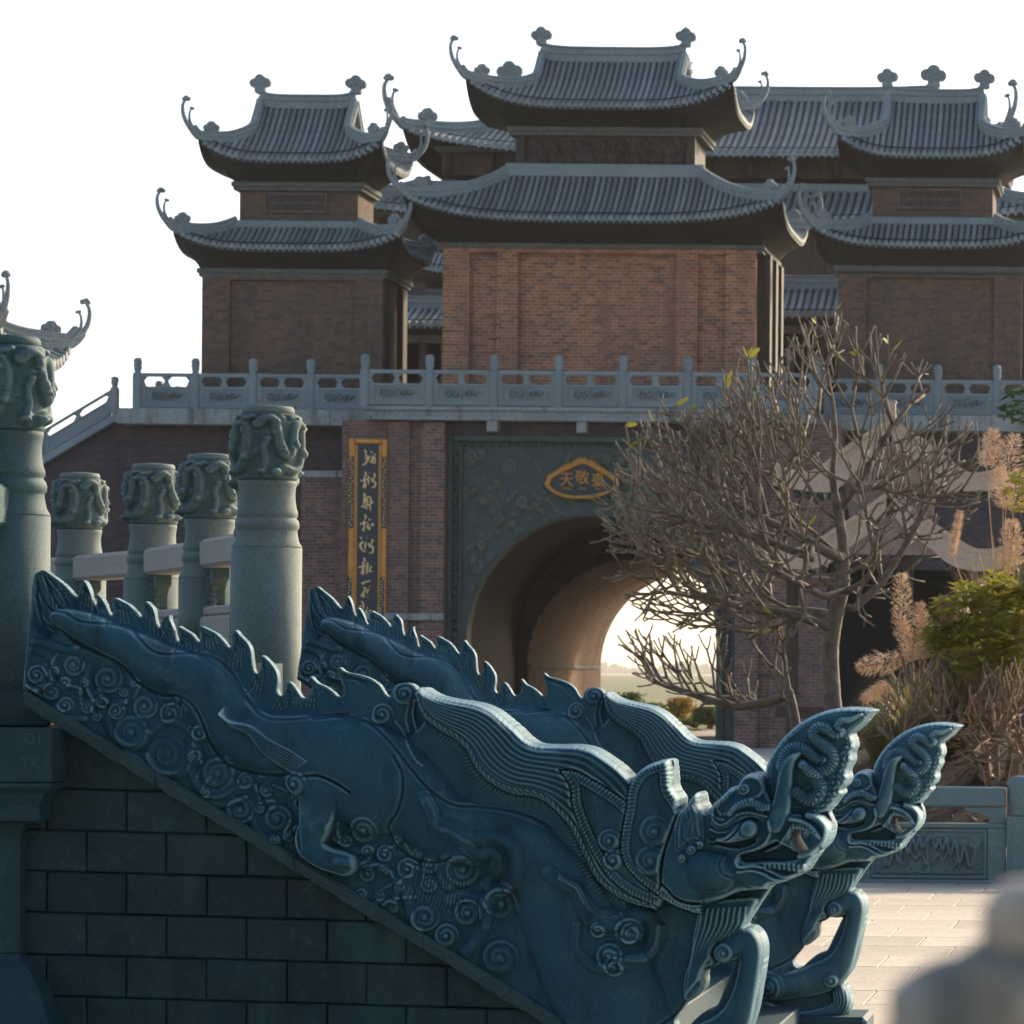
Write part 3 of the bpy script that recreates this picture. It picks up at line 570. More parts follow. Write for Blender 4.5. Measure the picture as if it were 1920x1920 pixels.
    be = first[cnt == 1]; side = np.stack([ed[be, 1], ed[be, 0], ed[be, 0] + n, ed[be, 1] + n], 1)
    faces = np.concatenate([Q, Q[:, ::-1] + n, side]); fl = np.concatenate([lab, lab, el[be]])
    # smooth vertex normals of the whole, shared by the parts
    a, b, c, d = (V[faces[:, k]] for k in range(4)); fn = np.cross(c - a, d - b)
    N = np.zeros_like(V); nf = len(Q) * 2
    for k in range(4): np.add.at(N, faces[:nf, k], fn[:nf])
    N /= np.linalg.norm(N, axis=1, keepdims=True) + 1e-12
    wf = np.tile(wear.ravel()[used], 2)
    out = {}
    for r, nm in ((0, 'cloud_base'), (1, 'body'), (2, 'flame_crest'), (3, 'mane'), (4, 'head'), (5, 'snout'), (6, 'leg'), (7, 'ear_fin'), (8, 'leg')):
        f = faces[fl == r]
        if len(f) == 0: continue
        isside = np.where(fl == r)[0] >= nf
        u, inv = np.unique(f, return_inverse=True); f2 = inv.reshape(-1, 4)
        me = bpy.data.meshes.new(nm); me.vertices.add(len(u)); me.vertices.foreach_set('co', V[u].ravel())
        me.loops.add(len(f2) * 4); me.loops.foreach_set('vertex_index', f2.ravel().astype(np.int32))
        me.polygons.add(len(f2)); me.polygons.foreach_set('loop_start', np.arange(0, len(f2) * 4, 4, dtype=np.int32))
        me.polygons.foreach_set('use_smooth', ~isside)
        me.update(calc_edges=True)
        at = me.attributes.new('wear', 'FLOAT', 'POINT'); at.data.foreach_set('value', wf[u])
        ln = N[u][f2.ravel()].copy()
        if isside.any():
            fnn = fn[fl == r]; fnn = fnn / (np.linalg.norm(fnn, axis=1, keepdims=True) + 1e-12)
            ls = np.repeat(isside, 4); ln[ls] = np.repeat(fnn, 4, 0)[ls]
        me.normals_split_custom_set(ln)
        me.materials.append(M['dragon']); out[(r, nm)] = me
    return out

Z1, Z2 = 14.5, 18.35
KD = Z1 / F_PX
dragon_meshes = build_dragon_meshes(1.6, KD)
def dragon(name, loc, scale, roll, label, mat=None):
    root = empty(name, loc); root.scale = (scale, 1.0, scale); root.rotation_euler = (0, roll, 0)
    tag(root, label, 'dragon statue', 'carved dragons flanking the stair')
    for (_, nm), me in dragon_meshes.items():
        o = obj(nm, me, root)
        if mat is not None: o.material_slots[0].link = 'OBJECT'; o.material_slots[0].material = mat
    return root
c1 = U(800, 1270, Z1)
dragon_near = dragon('stone_dragon', c1, 1.0, ROLL * 0, 'nearer of the two blue stone dragons sliding down the stair, over the block wall')
# the twin across the stair: fitted by two surveyed points (horn tip and tail crest)
def fit_twin():
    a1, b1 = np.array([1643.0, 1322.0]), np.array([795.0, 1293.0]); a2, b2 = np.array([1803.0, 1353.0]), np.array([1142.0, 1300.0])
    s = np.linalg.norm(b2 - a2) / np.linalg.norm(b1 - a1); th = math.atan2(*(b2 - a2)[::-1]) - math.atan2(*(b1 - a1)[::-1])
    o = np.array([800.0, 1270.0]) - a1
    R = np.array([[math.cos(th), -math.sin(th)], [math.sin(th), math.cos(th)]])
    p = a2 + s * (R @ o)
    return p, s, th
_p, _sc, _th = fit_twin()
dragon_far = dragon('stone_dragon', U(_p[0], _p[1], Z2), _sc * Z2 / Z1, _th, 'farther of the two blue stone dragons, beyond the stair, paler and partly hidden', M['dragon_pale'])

# ------------------------------------------------------------------ ground
gr = MB()
gx = [-4000, -400, -60, -20, 0, 20, 60, 400, 4000]; gy = [-400, -20, 10, 40, 90, 140, 400, 1200, 6000]
vs = [(x, y, 0.0) for y in gy for x in gx]; nx_ = len(gx)
gr.add(vs, [(j * nx_ + i, j * nx_ + i + 1, (j + 1) * nx_ + i + 1, (j + 1) * nx_ + i) for j in range(len(gy) - 1) for i in range(nx_ - 1)])
tag(gr.build('ground', M['ground'], fix=False), kind='structure')

# meadow behind the terrace
M['meadow'] = stone('meadow', (0.10, 0.115, 0.045), (0.22, 0.20, 0.09), 0.05, 0.95, fine=1.5, bstr=0.4, bdist=0.05)
fd = MB(); fd.add([(-120, 118, 0.012), (60, 118, 0.012), (900, 2900, 0.012), (-1600, 2900, 0.012)], [(0, 1, 2, 3)]); tag(fd.build('field_ground', M['meadow'], fix=False), kind='structure')
# unseen hillside added behind the camera to cut low sky light on the dragons
hl = MB(); hn, hm2 = 60, 14; vs = []
for j in range(hm2):
    for i in range(hn):
        x = -75 + 165 * i / (hn - 1); t = j / (hm2 - 1); y = -16 - 70 * t
        z = 34 * (math.sin(math.pi * min(1, 0.04 + t * 1.15)) ** 0.5 if t < 0.86 else 0.1) * (0.75 + 0.35 * mnoise.noise((x * 0.045, y * 0.03, 4))) * min(1, (x + 78) / 25, (93 - x) / 25)
        vs.append((x, y + 4 * mnoise.noise((x * .08, t * 3, 1)), max(-0.5, z if j > 0 else -0.5)))
hl.add(vs, [(j * hn + i, j * hn + i + 1, (j + 1) * hn + i + 1, (j + 1) * hn + i) for j in range(hm2 - 1) for i in range(hn - 1)], True)
M['sky_block_hill'] = stone('sky_block_green', (0.025, 0.045, 0.025), (0.06, 0.085, 0.045), 0.25, 0.95, fine=2.0)
tag(hl.build('sky_block_hill', M['sky_block_hill'], fix=False), kind='structure')

# ------------------------------------------------------------------ roofs
ROWMESH = {}
def cloud_finial(mb, c, r, d=(1, 0, 0), t=0.1, lobes=((-0.75, 1.15, 0.62), (0.05, 1.5, 0.72), (0.8, 1.05, 0.6), (0.05, 0.6, 0.7), (-0.35, -0.1, 0.42), (0.3, 0.1, 0.45))):
    """cloud scroll: discs standing in the plane of d and z"""
    d = Vector(d).normalized(); nrm = d.cross(Vector((0, 0, 1))).normalized(); c = Vector(c)
    for i, (a, b, q) in enumerate(lobes):
        p = c + d * (a * r) + Vector((0, 0, b * r)); n = 14; th = t * (1 + 0.08 * (i % 3))
        ring = []
        for k in range(n):
            an = 2 * math.pi * k / n; e = d * (math.cos(an) * q * r) + Vector((0, 0, math.sin(an) * q * r)); ring.append(e)
        vs = []
        for off, sc in ((-th, 0.80), (-th * 0.75, 1.0), (th * 0.75, 1.0), (th, 0.80)):
            vs += [p + e * sc + nrm * off for e in ring]
        fs = [(j * n + k, j * n + (k + 1) % n, (j + 1) * n + (k + 1) % n, (j + 1) * n + k) for j in range(3) for k in range(n)]
        fs += [tuple(range(n))[::-1], tuple(range(3 * n, 4 * n))]
        mb.add(vs, fs, True)
        if q > 0.55:
            for s in (-1, 1):
                sp = [p + nrm * (s * th) + d * (math.cos(a2) * q * r * (0.15 + 0.62 * a2 / 9.4)) + Vector((0, 0, math.sin(a2) * q * r * (0.15 + 0.62 * a2 / 9.4))) for a2 in np.linspace(0.3, 9.4, 16)]
                mb.tube(sp, q * r * 0.10, 4)
def roof_tier(bld, part, cx, cy, ex, ey, tx, ty, ze, zt, lift, gable=None, sg=1.0, wall=None, zs=None, rows=True, sp=0.150, rr=0.058, hip_w=0.17, hip_h=0.24, whisk=1.0, sides=('f', 'r'), conc=0.42, ridge_h=0.30, band=0.0):
    """one curved hip roof. gable: half length of the ridge (hip-and-gable); wall/zs: half sizes and height where the soffit meets the wall"""
    gxx = tx if gable is None else gable
    w = lambda s: ex + (gxx - ex) * min(1.0, s / sg)
    dy = lambda s: ey + (ty - ey) * s
    def z(s, q):
        b = ze + (zt - ze) * ((1 - conc) * s + conc * s * s)
        return b + (lift * (q ** 4) * max(0.0, 1 - s / sg) ** 1.6 if s < sg else 0)
    def fp(xi, s): return Vector((cx + xi, cy - dy(s), z(s, min(1, abs(xi) / w(s)))))
    def rp(yi, s): return Vector((cx + w(s), cy + yi, z(s, min(1, abs(yi) / max(dy(s), 1e-6)))))
    roof = obj('roof', bpy.data.meshes.new('roof'), bld)
    mb = MB(); na, nb = 25, 9
    for face in ('f', 'b', 'r', 'l'):
        smax = 1.0 if (face in 'fb' or gable is None) else sg
        vs = []
        for j in range(nb):
            s = smax * j / (nb - 1)
            for i in range(na):
                u = -1 + 2 * i / (na - 1)
                if face in 'fb': p = fp(u * w(s), s)
                else: p = rp(u * dy(s), s)
                if face == 'b': p.y = 2 * cy - p.y
                if face == 'l': p.x = 2 * cx - p.x
                vs.append(p)
        mb.add(vs, [(j * na + i, j * na + i + 1, (j + 1) * na + i + 1, (j + 1) * na + i) for j in range(nb - 1) for i in range(na - 1)], True)
    # eave edge and soffit loft
    n = 17; loop = []
    for i in range(n - 1): u = -1 + 2 * i / (n - 1); loop.append(fp(u * ex, 0))
    for i in range(n - 1): u = -1 + 2 * i / (n - 1); loop.append(rp(u * ey, 0))
    m2 = len(loop); loop += [Vector((2 * cx - p.x, 2 * cy - p.y, p.z)) for p in loop]
    me = mb.mesh('roof', M['pan']); roof.data = me
    if wall is not None:
        so = MB(); wx, wy = wall; L = len(loop); vs = []; ctr = Vector((cx, cy, 0))
        for t, drop in ((0, 0.0), (0, 0.10), (0.04, 0.12), (0.3, None), (0.6, None), (1.0, None)):
            for p in loop:
                q = Vector((cx + (p.x - cx) / ex * wx, cy + (p.y - cy) / ey * wy, zs))
                if drop is not None: v = Vector((p.x - (p.x - cx) * 0.02 * (t > 0), p.y - (p.y - cy) * 0.02 * (t > 0), p.z - drop - 0.01))
                else:
                    a = p - Vector((0, 0, 0.12)); v = a.lerp(q, t); v.z += (a.z - zs) * 0.10 * math.sin(math.pi * t)
                vs.append(v)
        so.add(vs, [(j * L + i, j * L + (i + 1) % L, (j + 1) * L + (i + 1) % L, (j + 1) * L + i) for j in range(5) for i in range(L)], False)
        so.build('soffit', M['soffit'], roof)
        cb = MB(); cb.box((cx, cy, zs - 0.05), (2 * wx + 0.16, 2 * wy + 0.16, 0.13), 0.02).box((cx, cy, zs - 0.155), (2 * wx + 0.06, 2 * wy + 0.06, 0.08)); cb.build('cornice', M['cornice_dark'], roof)
    # rows of round tiles
    def row(pf, smax, ax):
        k = max(2, int((pf(0) - pf(smax)).length / 0.30)); mbr = MB(); vs = []; base = pf(0)
        sd = Vector((1, 0, 0)) if ax == 'x' else Vector((0, 1, 0))
        for i in range(k):
            for q, sc in ((i / k, 1.0), ((i + 1) / k, 0.80)):
                p = pf(smax * q); p2 = pf(min(1, smax * q + 0.02)); t = (p2 - pf(smax * q)).normalized(); up = sd.cross(t); up = up if up.z > 0 else -up
                for a, b in ((-1, -0.25), (-0.72, 0.70), (0, 1.0), (0.72, 0.70), (1, -0.25)): vs.append(p - base + sd * (a * rr * sc) + up * (b * rr * sc + 0.012))
        n5 = 5; fs = []
        for i in range(2 * k - 1): fs += [(i * n5 + q, i * n5 + q + 1, (i + 1) * n5 + q + 1, (i + 1) * n5 + q) for q in range(4)]
        fs.append((0, 1, 2, 3, 4))
        # round tile end and the pointed drip beside it
        d0 = Vector((0, -1, 0)) if ax == 'x' else Vector((1, 0, 0))
        b = len(vs); nn = 8
        for k2 in range(nn):
            an = 2 * math.pi * k2 / nn; vs.append(sd * (math.cos(an) * rr * 1.12) + Vector((0, 0, math.sin(an) * rr * 1.12 + 0.02)) + d0 * 0.03)
        fs.append(tuple(range(b, b + nn)))
        for k2 in range(nn): vs.append(vs[b + k2] - d0 * 0.06)
        fs += [(b + k2, b + (k2 + 1) % nn, b + nn + (k2 + 1) % nn, b + nn + k2) for k2 in range(nn)]
        b = len(vs); h = sd * (sp * 0.5)
        vs += [h - sd * (sp * .33) + d0 * .015 + Vector((0, 0, .0)), h + sd * (sp * .33) + d0 * .015, h + d0 * .02 - Vector((0, 0, rr * 1.9))]; fs.append((b, b + 1, b + 2))
        mbr.add(vs, fs, False); o = obj('tile_row', mbr.mesh('tile_row', M['tile']), roof); o.location = base
    if rows:
        if 'f' in sides:
            nr = int(ex / sp)
            for i in range(-nr, nr + 1):
                xi = i * sp; a = abs(xi); sm = 1.0 if a <= gxx - 0.02 else (ex - a) / (ex - gxx) * sg
                if sm > 0.04: row(lambda s, xi=xi: fp(xi, s), sm * 0.985, 'x')
        if 'r' in sides:
            nr = int(ey / sp)
            for i in range(-nr, nr + 1):
                yi = i * sp; a = abs(yi); sm = (sg if gable is not None else 1.0) if a <= dy(sg if gable is not None else 1.0) else (ey - a) / (ey - ty)
                sm = min(sm, sg if gable is not None else 1.0)
                if sm > 0.04: row(lambda s, yi=yi: rp(yi, s), sm * 0.985, 'y')
    # hip ridges with upturned ends
    for sx in (1, -1):
        for sy in (-1, 1):
            pts = []
            for i in range(22):
                s = 1 - i / 21
                p = Vector((cx + sx * w(s), cy + sy * dy(s), z(s, 1.0))); pts.append(p + Vector((0, 0, 0.02)))
            c = pts[-1]; d = (pts[-1] - pts[-4]); d.z = 0; d = d.normalized()
            pts += [c + d * 0.10 + Vector((0, 0, 0.08)), c + d * 0.20 + Vector((0, 0, 0.20))]
            def sect(t, hw=hip_w, hh=hip_h):
                k = 1 if t < 0.72 else 1 - 0.55 * (t - 0.72) / 0.28
                a, b = hw * 0.5 * (0.6 + 0.4 * k), hh * (0.45 + 0.55 * k)
                return [(-a, -0.05), (-a, b * 0.30), (-a * 1.25, b * 0.36), (-a * 1.25, b * 0.5), (-a * 0.8, b * 0.6), (-a, b * 0.9), (-a * 0.6, b), (a * 0.6, b), (a, b * 0.9), (a * 0.8, b * 0.6), (a * 1.25, b * 0.5), (a * 1.25, b * 0.36), (a, b * 0.30), (a, -0.05)]
            hr = MB(); hr.sweep(pts, sect); hr.build('hip_ridge', M['ridge'], roof)
            if sy == 1 and sx == -1: continue
            wk = MB(); q = whisk
            path = crom([c + d * 0.02 + Vector((0, 0, 0.05)), c + d * 0.22 * q + Vector((0, 0, 0.20 * q)), c + d * 0.40 * q + Vector((0, 0, 0.46 * q)), c + d * 0.44 * q + Vector((0, 0, 0.74 * q)), c + d * 0.34 * q + Vector((0, 0, 0.93 * q))], 5)
            wk.tube(path, [0.075 * q * (1 - 0.55 * i / (len(path) - 1)) for i in range(len(path))], 6)
            e = Vector(path[-1]); cloud_finial(wk, e - Vector((0, 0, 0.02)), 0.07 * q, d, 0.05 * q, ((-0.8, 0.1, 0.8), (0.2, 0.5, 0.8), (0.9, 0.0, 0.6)))
            path2 = crom([c + d * 0.10 * q + Vector((0, 0, 0.15 * q)), c + d * 0.24 * q + Vector((0, 0, 0.40 * q)), c + d * 0.24 * q + Vector((0, 0, 0.60 * q)), c + d * 0.18 * q + Vector((0, 0, 0.70 * q))], 4)
            wk.tube(path2, [0.045 * q * (1 - 0.5 * i / (len(path2) - 1)) for i in range(len(path2))], 5)
            cloud_finial(wk, Vector(path2[-1]) - Vector((0, 0, 0.01)), 0.045 * q, d, 0.035 * q, ((-0.6, 0.1, 0.8), (0.5, 0.4, 0.8)))
            wk.build('whisker_finial', M['ridge'], roof)
            sc_ = MB(); k = pts[-6]; cloud_finial(sc_, k + Vector((0, 0, hip_h * 0.6)), 0.15 * q, d, 0.07 * q); sc_.build('scroll_finial', M['ridge'], roof)
    if gable is not None:
        rg = MB(); pts = [Vector((cx + u * (gxx + 0.06), cy, zt + 0.02 + 0.10 * abs(u) ** 5)) for u in np.linspace(-1, 1, 15)]; a, b = 0.13, ridge_h
        rg.sweep(pts, [(-a, -0.1), (-a, b * 0.25), (-a * 1.3, b * 0.3), (-a * 1.3, b * 0.42), (-a * 0.85, b * 0.5), (-a * 0.85, b * 0.8), (-a * 1.2, b * 0.86), (-a * 1.2, b), (a * 1.2, b), (a * 1.2, b * 0.86), (a * 0.85, b * 0.8), (a * 0.85, b * 0.5), (a * 1.3, b * 0.42), (a * 1.3, b * 0.3), (a, b * 0.25), (a, -0.1)])
        rg.build('main_ridge', M['ridge'], roof)
        for sx in (-1, 1):
            fi = MB(); cloud_finial(fi, (cx + sx * (gxx + 0.02), cy, zt + 0.10 + ridge_h), 0.195 * whisk, (sx, 0, 0), 0.11); fi.build('ridge_finial', M['ridge'], roof)
            gw = MB(); poly = [(cy - dy(s), z(s, 0) - 0.02) for s in np.linspace(sg, 1, 6)]; poly = poly + [(2 * cy - a_, b_) for a_, b_ in poly[::-1][1:]]
            gw.prism(poly, cx + sx * (gxx - 0.10), cx + sx * (gxx - 0.03), 'x'); gw.build('gable', M['cornice'], roof)
    if band > 0:
        bb = MB()
        for sy in (-1, 1): bb.box((cx, cy + sy * (ty + 0.07), zt + band * 0.45 - 0.06), (2 * tx + 0.3, 0.16, band), 0.03)
        for sx in (-1, 1): bb.box((cx + sx * (tx + 0.07), cy, zt + band * 0.45 - 0.06), (0.16, 2 * ty - 0.02, band), 0.03)
        bb.build('base_ridge', M['ridge'], roof)
        ln = MB()
    # lightning cable clipped along the eave
    if rows:
        lc = MB(); lc.tube([fp(u * ex * 0.86, 0.10) + Vector((0, 0, rr + 0.03)) for u in np.linspace(-1, 1, 14)], 0.014, 5); lc.build('lightning_cable', M['joint'], roof)
    return roof

def lattice_window(bld, cx, y, z0, z1, hw, mat):
    wf = obj('lattice_window', bpy.data.meshes.new('lattice_window'), bld); m = MB()
    m.box((cx, y + 0.03, (z0 + z1) / 2), (2 * hw, 0.04, z1 - z0)); wf.data = m.mesh('lattice_window', M['joint'])
    fr = MB(); t = 0.05
    for z_ in (z0, z1): fr.box((cx, y - 0.01, z_), (2 * hw + t, 0.06, t))
    for x_ in (-hw, hw): fr.box((cx + x_, y - 0.01, (z0 + z1) / 2), (t, 0.058, z1 - z0 - t))
    fr.build('frame', mat, wf); n = 6; gr_ = MB()
    for i in range(1, n): gr_.box((cx - hw + 2 * hw * i / n, y - 0.005, (z0 + z1) / 2), (0.035, 0.03, z1 - z0 - t))
    gr_.box((cx, y - 0.006, (z0 + z1) / 2), (2 * hw - t, 0.026, 0.035))
    for i in range(n):
        for j in (0, 1):
            c = (cx - hw + 2 * hw * (i + .5) / n, y - 0.004, z0 + (z1 - z0) * (j + .5) / 2); r = 0.075
            gr_.tube([(c[0] + r * math.cos(a), c[1], c[2] + r * math.sin(a)) for a in np.linspace(0, 2 * math.pi, 11)], 0.016, 4, False)
            for a in (0.785, 2.356): gr_.box(c, (0.26, 0.018, 0.022), rot=Matrix.Rotation(a, 3, 'Y'))
    gr_.build('lattice', mat, wf)
    return wf

# ------------------------------------------------------------------ corner pavilions on the terrace
YP = 92.85                                  # front wall of the corner pavilions
m_ = YP / F_PX
ZD = UZ(1000, 765, 90.0)                    # terrace deck
def pavilion(label, dz=0.0):
    """built round its own base centre; returns the root"""
    root = empty('corner_pavilion')
    hz = lambda py, Y=YP: UZ(548, py, Y) - ZD + dz
    hw, hd = 2.215, 1.40
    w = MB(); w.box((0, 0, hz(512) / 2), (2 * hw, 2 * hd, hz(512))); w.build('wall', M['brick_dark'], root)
    z1 = hz(526)
    for x0, x1 in ((-hw, -hw + 0.62), (hw - 0.62, hw)):
        p = MB(); p.box(((x0 + x1) / 2, -hd - 0.05, z1 / 2), (x1 - x0 + 0.06, 0.12, z1)); p.build('pilaster', M['brick_dark'], root)
    p = MB(); p.box((0, -hd - 0.05, z1 + 0.06), (2 * hw + 0.06, 0.12, 0.125)); p.build('frieze', M['brick_dark'], root)
    for yy in (-0.75, 0.75):
        p = MB(); p.box((hw + 0.06, yy, z1 / 2), (0.14, 0.5, z1)); p.build('pilaster', M['wood'], root)
    roof_tier(root, 'lower', 0, 0, 2.80, 2.15, 1.50, 0.92, hz(464, 92), hz(424, 93.3), 0.42, None, 1.0, (hw + 0.08, hd + 0.08), hz(506), band=0.20)
    uw, ud = 1.48, 0.90
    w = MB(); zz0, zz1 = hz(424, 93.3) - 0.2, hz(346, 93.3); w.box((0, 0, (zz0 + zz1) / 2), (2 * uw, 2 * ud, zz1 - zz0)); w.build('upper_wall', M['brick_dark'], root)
    cxw = 0.22; lattice_window(root, (567.5 - 573) * m_, -ud - 0.02, hz(397, 93.3), hz(363, 93.3), 0.76, M['lattice'])
    roof_tier(root, 'upper', 0, 0, 2.27, 1.90, 1.2, 0.0, hz(298, 92.3), hz(196, 94), 0.50, 1.18, 0.60, (uw + 0.1, ud + 0.1), hz(343, 93.3), ridge_h=0.26)
    tag(root, label, 'pavilion', 'brick corner pavilions on the terrace')
    return root
pav = pavilion('two-tiered brick pavilion with curved roofs at the left end of the terrace')
pl = U(548, 765, YP); pav.location = (pl.x, YP + 1.40, ZD)
pav2 = copy_tree(pav); pr = U(1743, 765, YP); pav2.location = (pr.x, YP + 1.35, ZD + 0.15); pav2.scale = (1.015,) * 3; pav2['label'] = 'two-tiered brick pavilion with curved roofs behind the bare tree at the right end'
pav3 = copy_tree(pav); pav3.location = (pl.x + 0.3, 117.0, ZD - 0.3); pav3['label'] = 'rear pavilion glimpsed in the narrow gap between left pavilion and gatehouse'

# bell pavilion at ground level, only a roof corner in view
bp = empty('bell_pavilion'); bp.location = (UX(8, 480, 54) - 1.90, 55.0, -0.12)
zz = lambda py: UZ(8, py, 54)
w = MB(); w.box((0, 0, (zz(690)) / 2), (2.4, 1.6, zz(690))); w.build('wall', M['brick_dark'], bp)
roof_tier(bp, 'upper', 0, 0, 2.05, 1.75, 1.2, 0.0, zz(650), zz(520), 0.36, 1.12, 0.60, (1.25, 0.85), zz(700), ridge_h=0.24, whisk=0.75)
tag(bp, 'curved roof corner of a distant pavilion above the big pillar at far left', 'pavilion')

# ------------------------------------------------------------------ gatehouse over the arch
gh = empty('gatehouse'); YG = 93.0; gcx = UX(1124, 600, YG); gcy = YG + 1.95; gh.location = (gcx, gcy, ZD)
hz = lambda py, Y=YG, px=1124: UZ(px, py, Y) - ZD
X = lambda px, Y=YG, py=600: UX(px, py, Y) - gcx
w = MB(); w.box((0, 0, hz(462) / 2), (X(1415) - X(832), 3.66, hz(462))); w.build('wall', M['brick'], gh)
for a, b in ((830, 880), (932, 971), (1267, 1308), (1360, 1417)):
    p = MB(); p.box(((X(a) + X(b)) / 2, -1.90, hz(476) / 2), (X(b) - X(a), 0.18, hz(476))); p.build('pilaster', M['brick'], gh)
p = MB(); p.box((0, -1.90, hz(469)), (X(1417) - X(830), 0.19, hz(462) - hz(476))); p.build('frieze', M['brick'], gh)
for yy in (-1.2, 0.2, 1.5):
    p = MB(); p.box((X(1417) + 0.12, yy, hz(470) / 2), (0.36, 0.45, hz(470))); p.build('side_pier', M['wood'], gh)
roof_tier(gh, 'lower', 0, 0, (1478 - 768) / 2 * 91.6 / F_PX, 3.2, (1325 - 972) / 2 * YG / F_PX, 1.25, hz(409, 91.6), hz(327, 93.6), 0.55, None, 1.0, ((1420 - 828) / 2 * m_ + 0.1, 1.95), hz(458), band=0.34, sp=0.150)
uw = (1318 - 978) / 2 * m_
w = MB(); z0, z1 = hz(330, 93.7), hz(242, 93.7); w.box((0, 0, (z0 + z1) / 2), (2 * uw - 0.1, 2.3, z1 - z0)); w.build('upper_wall', M['soffit'], gh)
for sx in (-1, 1):
    p = MB(); p.box((sx * (uw - 0.12), -1.14, (z0 + z1) / 2), (0.24, 0.24, z1 - z0), 0.02); p.build('corner_post', M['wood'], gh)
cp = Relief(0, 0, 240, 36, 1.5)
for i in range(14): cp.spiral(10 + i * 17, 12 + (i % 2) * 12, 10, 1 if i % 2 else -1, 1.6, 5)
for i in range(5): cp.tube([(20 + i * 50, 8), (30 + i * 50, 26), (42 + i * 50, 10), (54 + i * 50, 26)], 4, 5)
def relief_panel(name, R, sx, sz, depth, mat, parent, loc):
    """carved slab: front a height field (facing -y), closed at the back"""
    h, wd = R.H.shape; e = np.ones_like(R.H); e[0] = e[-1] = 0; e[:, 0] = e[:, -1] = 0
    xs = (np.arange(wd) / (wd - 1) - .5) * sx; zs_ = (.5 - np.arange(h) / (h - 1)) * sz
    V = [(xs[j], -R.H[i, j] * depth * e[i, j], zs_[i]) for i in range(h) for j in range(wd)]
    Fs = [(i * wd + j, (i + 1) * wd + j, (i + 1) * wd + j + 1, i * wd + j + 1) for i in range(h - 1) for j in range(wd - 1)]
    me = bpy.data.meshes.new(name); me.from_pydata(V, [], Fs); me.polygons.foreach_set('use_smooth', [True] * len(Fs)); me.update(); me.materials.append(mat)
    at = me.attributes.new('wear', 'FLOAT', 'POINT'); hi = R.H - blur(R.H, 3); at.data.foreach_set('value', np.clip(hi / 3, 0, 1).ravel() * 0.6)
    o = obj(name, me, parent); o.location = loc; return o
relief_panel('carved_panel', cp, 2 * uw - 0.5, z1 - z0 - 0.30, 0.012, M['wood'], gh, (0, -1.17, (z0 + z1) / 2 - 0.02))
roof_tier(gh, 'upper', 0, 0, (1393 - 893) / 2 * 93.0 / F_PX, 2.30, 2, 0.0, hz(202, 93.0), hz(113, 95), 0.66, (1288 - 1018) / 2 * m_ + 0.02, 0.62, (uw + 0.12, 1.3), hz(240, 93.7), ridge_h=0.30, sp=0.150)
gxu = (1288 - 1018) / 2 * m_ + 0.04; ro = MB(); ro.tube([(gxu, 0, hz(95, 95)), (gxu, 0, hz(8, 95))], [0.022, 0.012], 6); ro.build('lightning_rod', M['joint'], gh)
fl = MB()
for i in range(7):
    a = 0.4 + i * 0.28; b0 = Vector((gxu - 0.05, 0.35, hz(138 - i * 5, 95)))
    fl.tube(crom([b0, b0 + Vector((0.12 + 0.03 * (i % 3), 0, 0.02)), b0 + Vector((0.20 + 0.05 * (i % 2), 0, 0.10))], 4), [0.035 * (1 - k / 9.0) for k in range(9)], 5)
fl.build('flame_ornament', M['ridge'], gh)
tag(gh, 'red brick gatehouse with two curved tile roofs standing over the arch', 'gatehouse')

# ------------------------------------------------------------------ main hall behind
mh = empty('main_hall'); YH = 124.0; hcx = UX(1317, 300, YH); hcy = YH + 5; mh.location = (hcx, hcy, ZD + 0.85)
hz = lambda py, Y=YH, px=1317: UZ(px, py, Y) - ZD
mm_ = YH / F_PX
roof_tier(mh, 'upper', 0, 0, 560 * mm_, 5.2, 7, 0.0, hz(298, 119), hz(190, 124), 0.75, 412 * mm_, 0.55, (9.0, 4.0), hz(318), ridge_h=0.42, sp=0.235, rr=0.085, hip_w=0.3, hip_h=0.42, whisk=1.7, sides=('f',))
w = MB(); w.box((0, 0, hz(340)), (17.8, 7.4, hz(310) - hz(372))); w.build('upper_wall', M['wood'], mh)
for i in range(-6, 7):
    p = MB(); p.lathe([(0.17, 0), (0.17, hz(318) - hz(370))], 10, (i * 1.45, -3.85, hz(370))); p.build('column', M['wood'], mh)
roof_tier(mh, 'lower', 0, 0, 12.4, 7.4, 9.2, 4.0, hz(428, 117), hz(368, 120), 0.7, None, 1.0, (10.8, 5.8), hz(455), sp=0.26, rr=0.09, hip_w=0.3, hip_h=0.4, whisk=1.6, band=0.3, sides=('f',))
w = MB(); w.box((0, 0, hz(450) / 2 - 0.45), (21.6, 11.4, hz(450) + 0.9)); w.build('lower_wall', M['wood'], mh)
tag(mh, 'largest hall with a long grey tiled roof rising behind the gatehouse', 'temple hall')
# low galleries tucked between the gatehouse and the pavilions
def gallery(px0, px1, Y, ytop, yeave, label):
    g = empty('gallery_wing'); c = (UX(px0, 560, Y) + UX(px1, 560, Y)) / 2; g.location = (c, Y + 1.5, ZD); hw = (px1 - px0) / 2 * Y / F_PX
    z1, z0 = UZ(px0, ytop, Y) - ZD, UZ(px0, yeave, Y) - ZD
    roof_tier(g, 'roof', 0, 0, hw, 2.0, 2, 0.0, z0, z1, 0.1, hw - 0.3, 0.3, (hw - 0.4, 1.3), z0 - 0.25, sp=0.2, rr=0.075, sides=('f',), whisk=0.7)
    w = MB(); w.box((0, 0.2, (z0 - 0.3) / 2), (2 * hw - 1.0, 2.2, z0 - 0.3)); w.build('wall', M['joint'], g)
    for i in range(4): p = MB(); p.box((-hw + 0.9 + i * (2 * hw - 1.8) / 3, -1.15, (z0 - 0.3) / 2), (0.2, 0.2, z0 - 0.3)); p.build('post', M['wood'], g)
    tag(g, label, 'gallery', 'low tiled galleries between the towers')
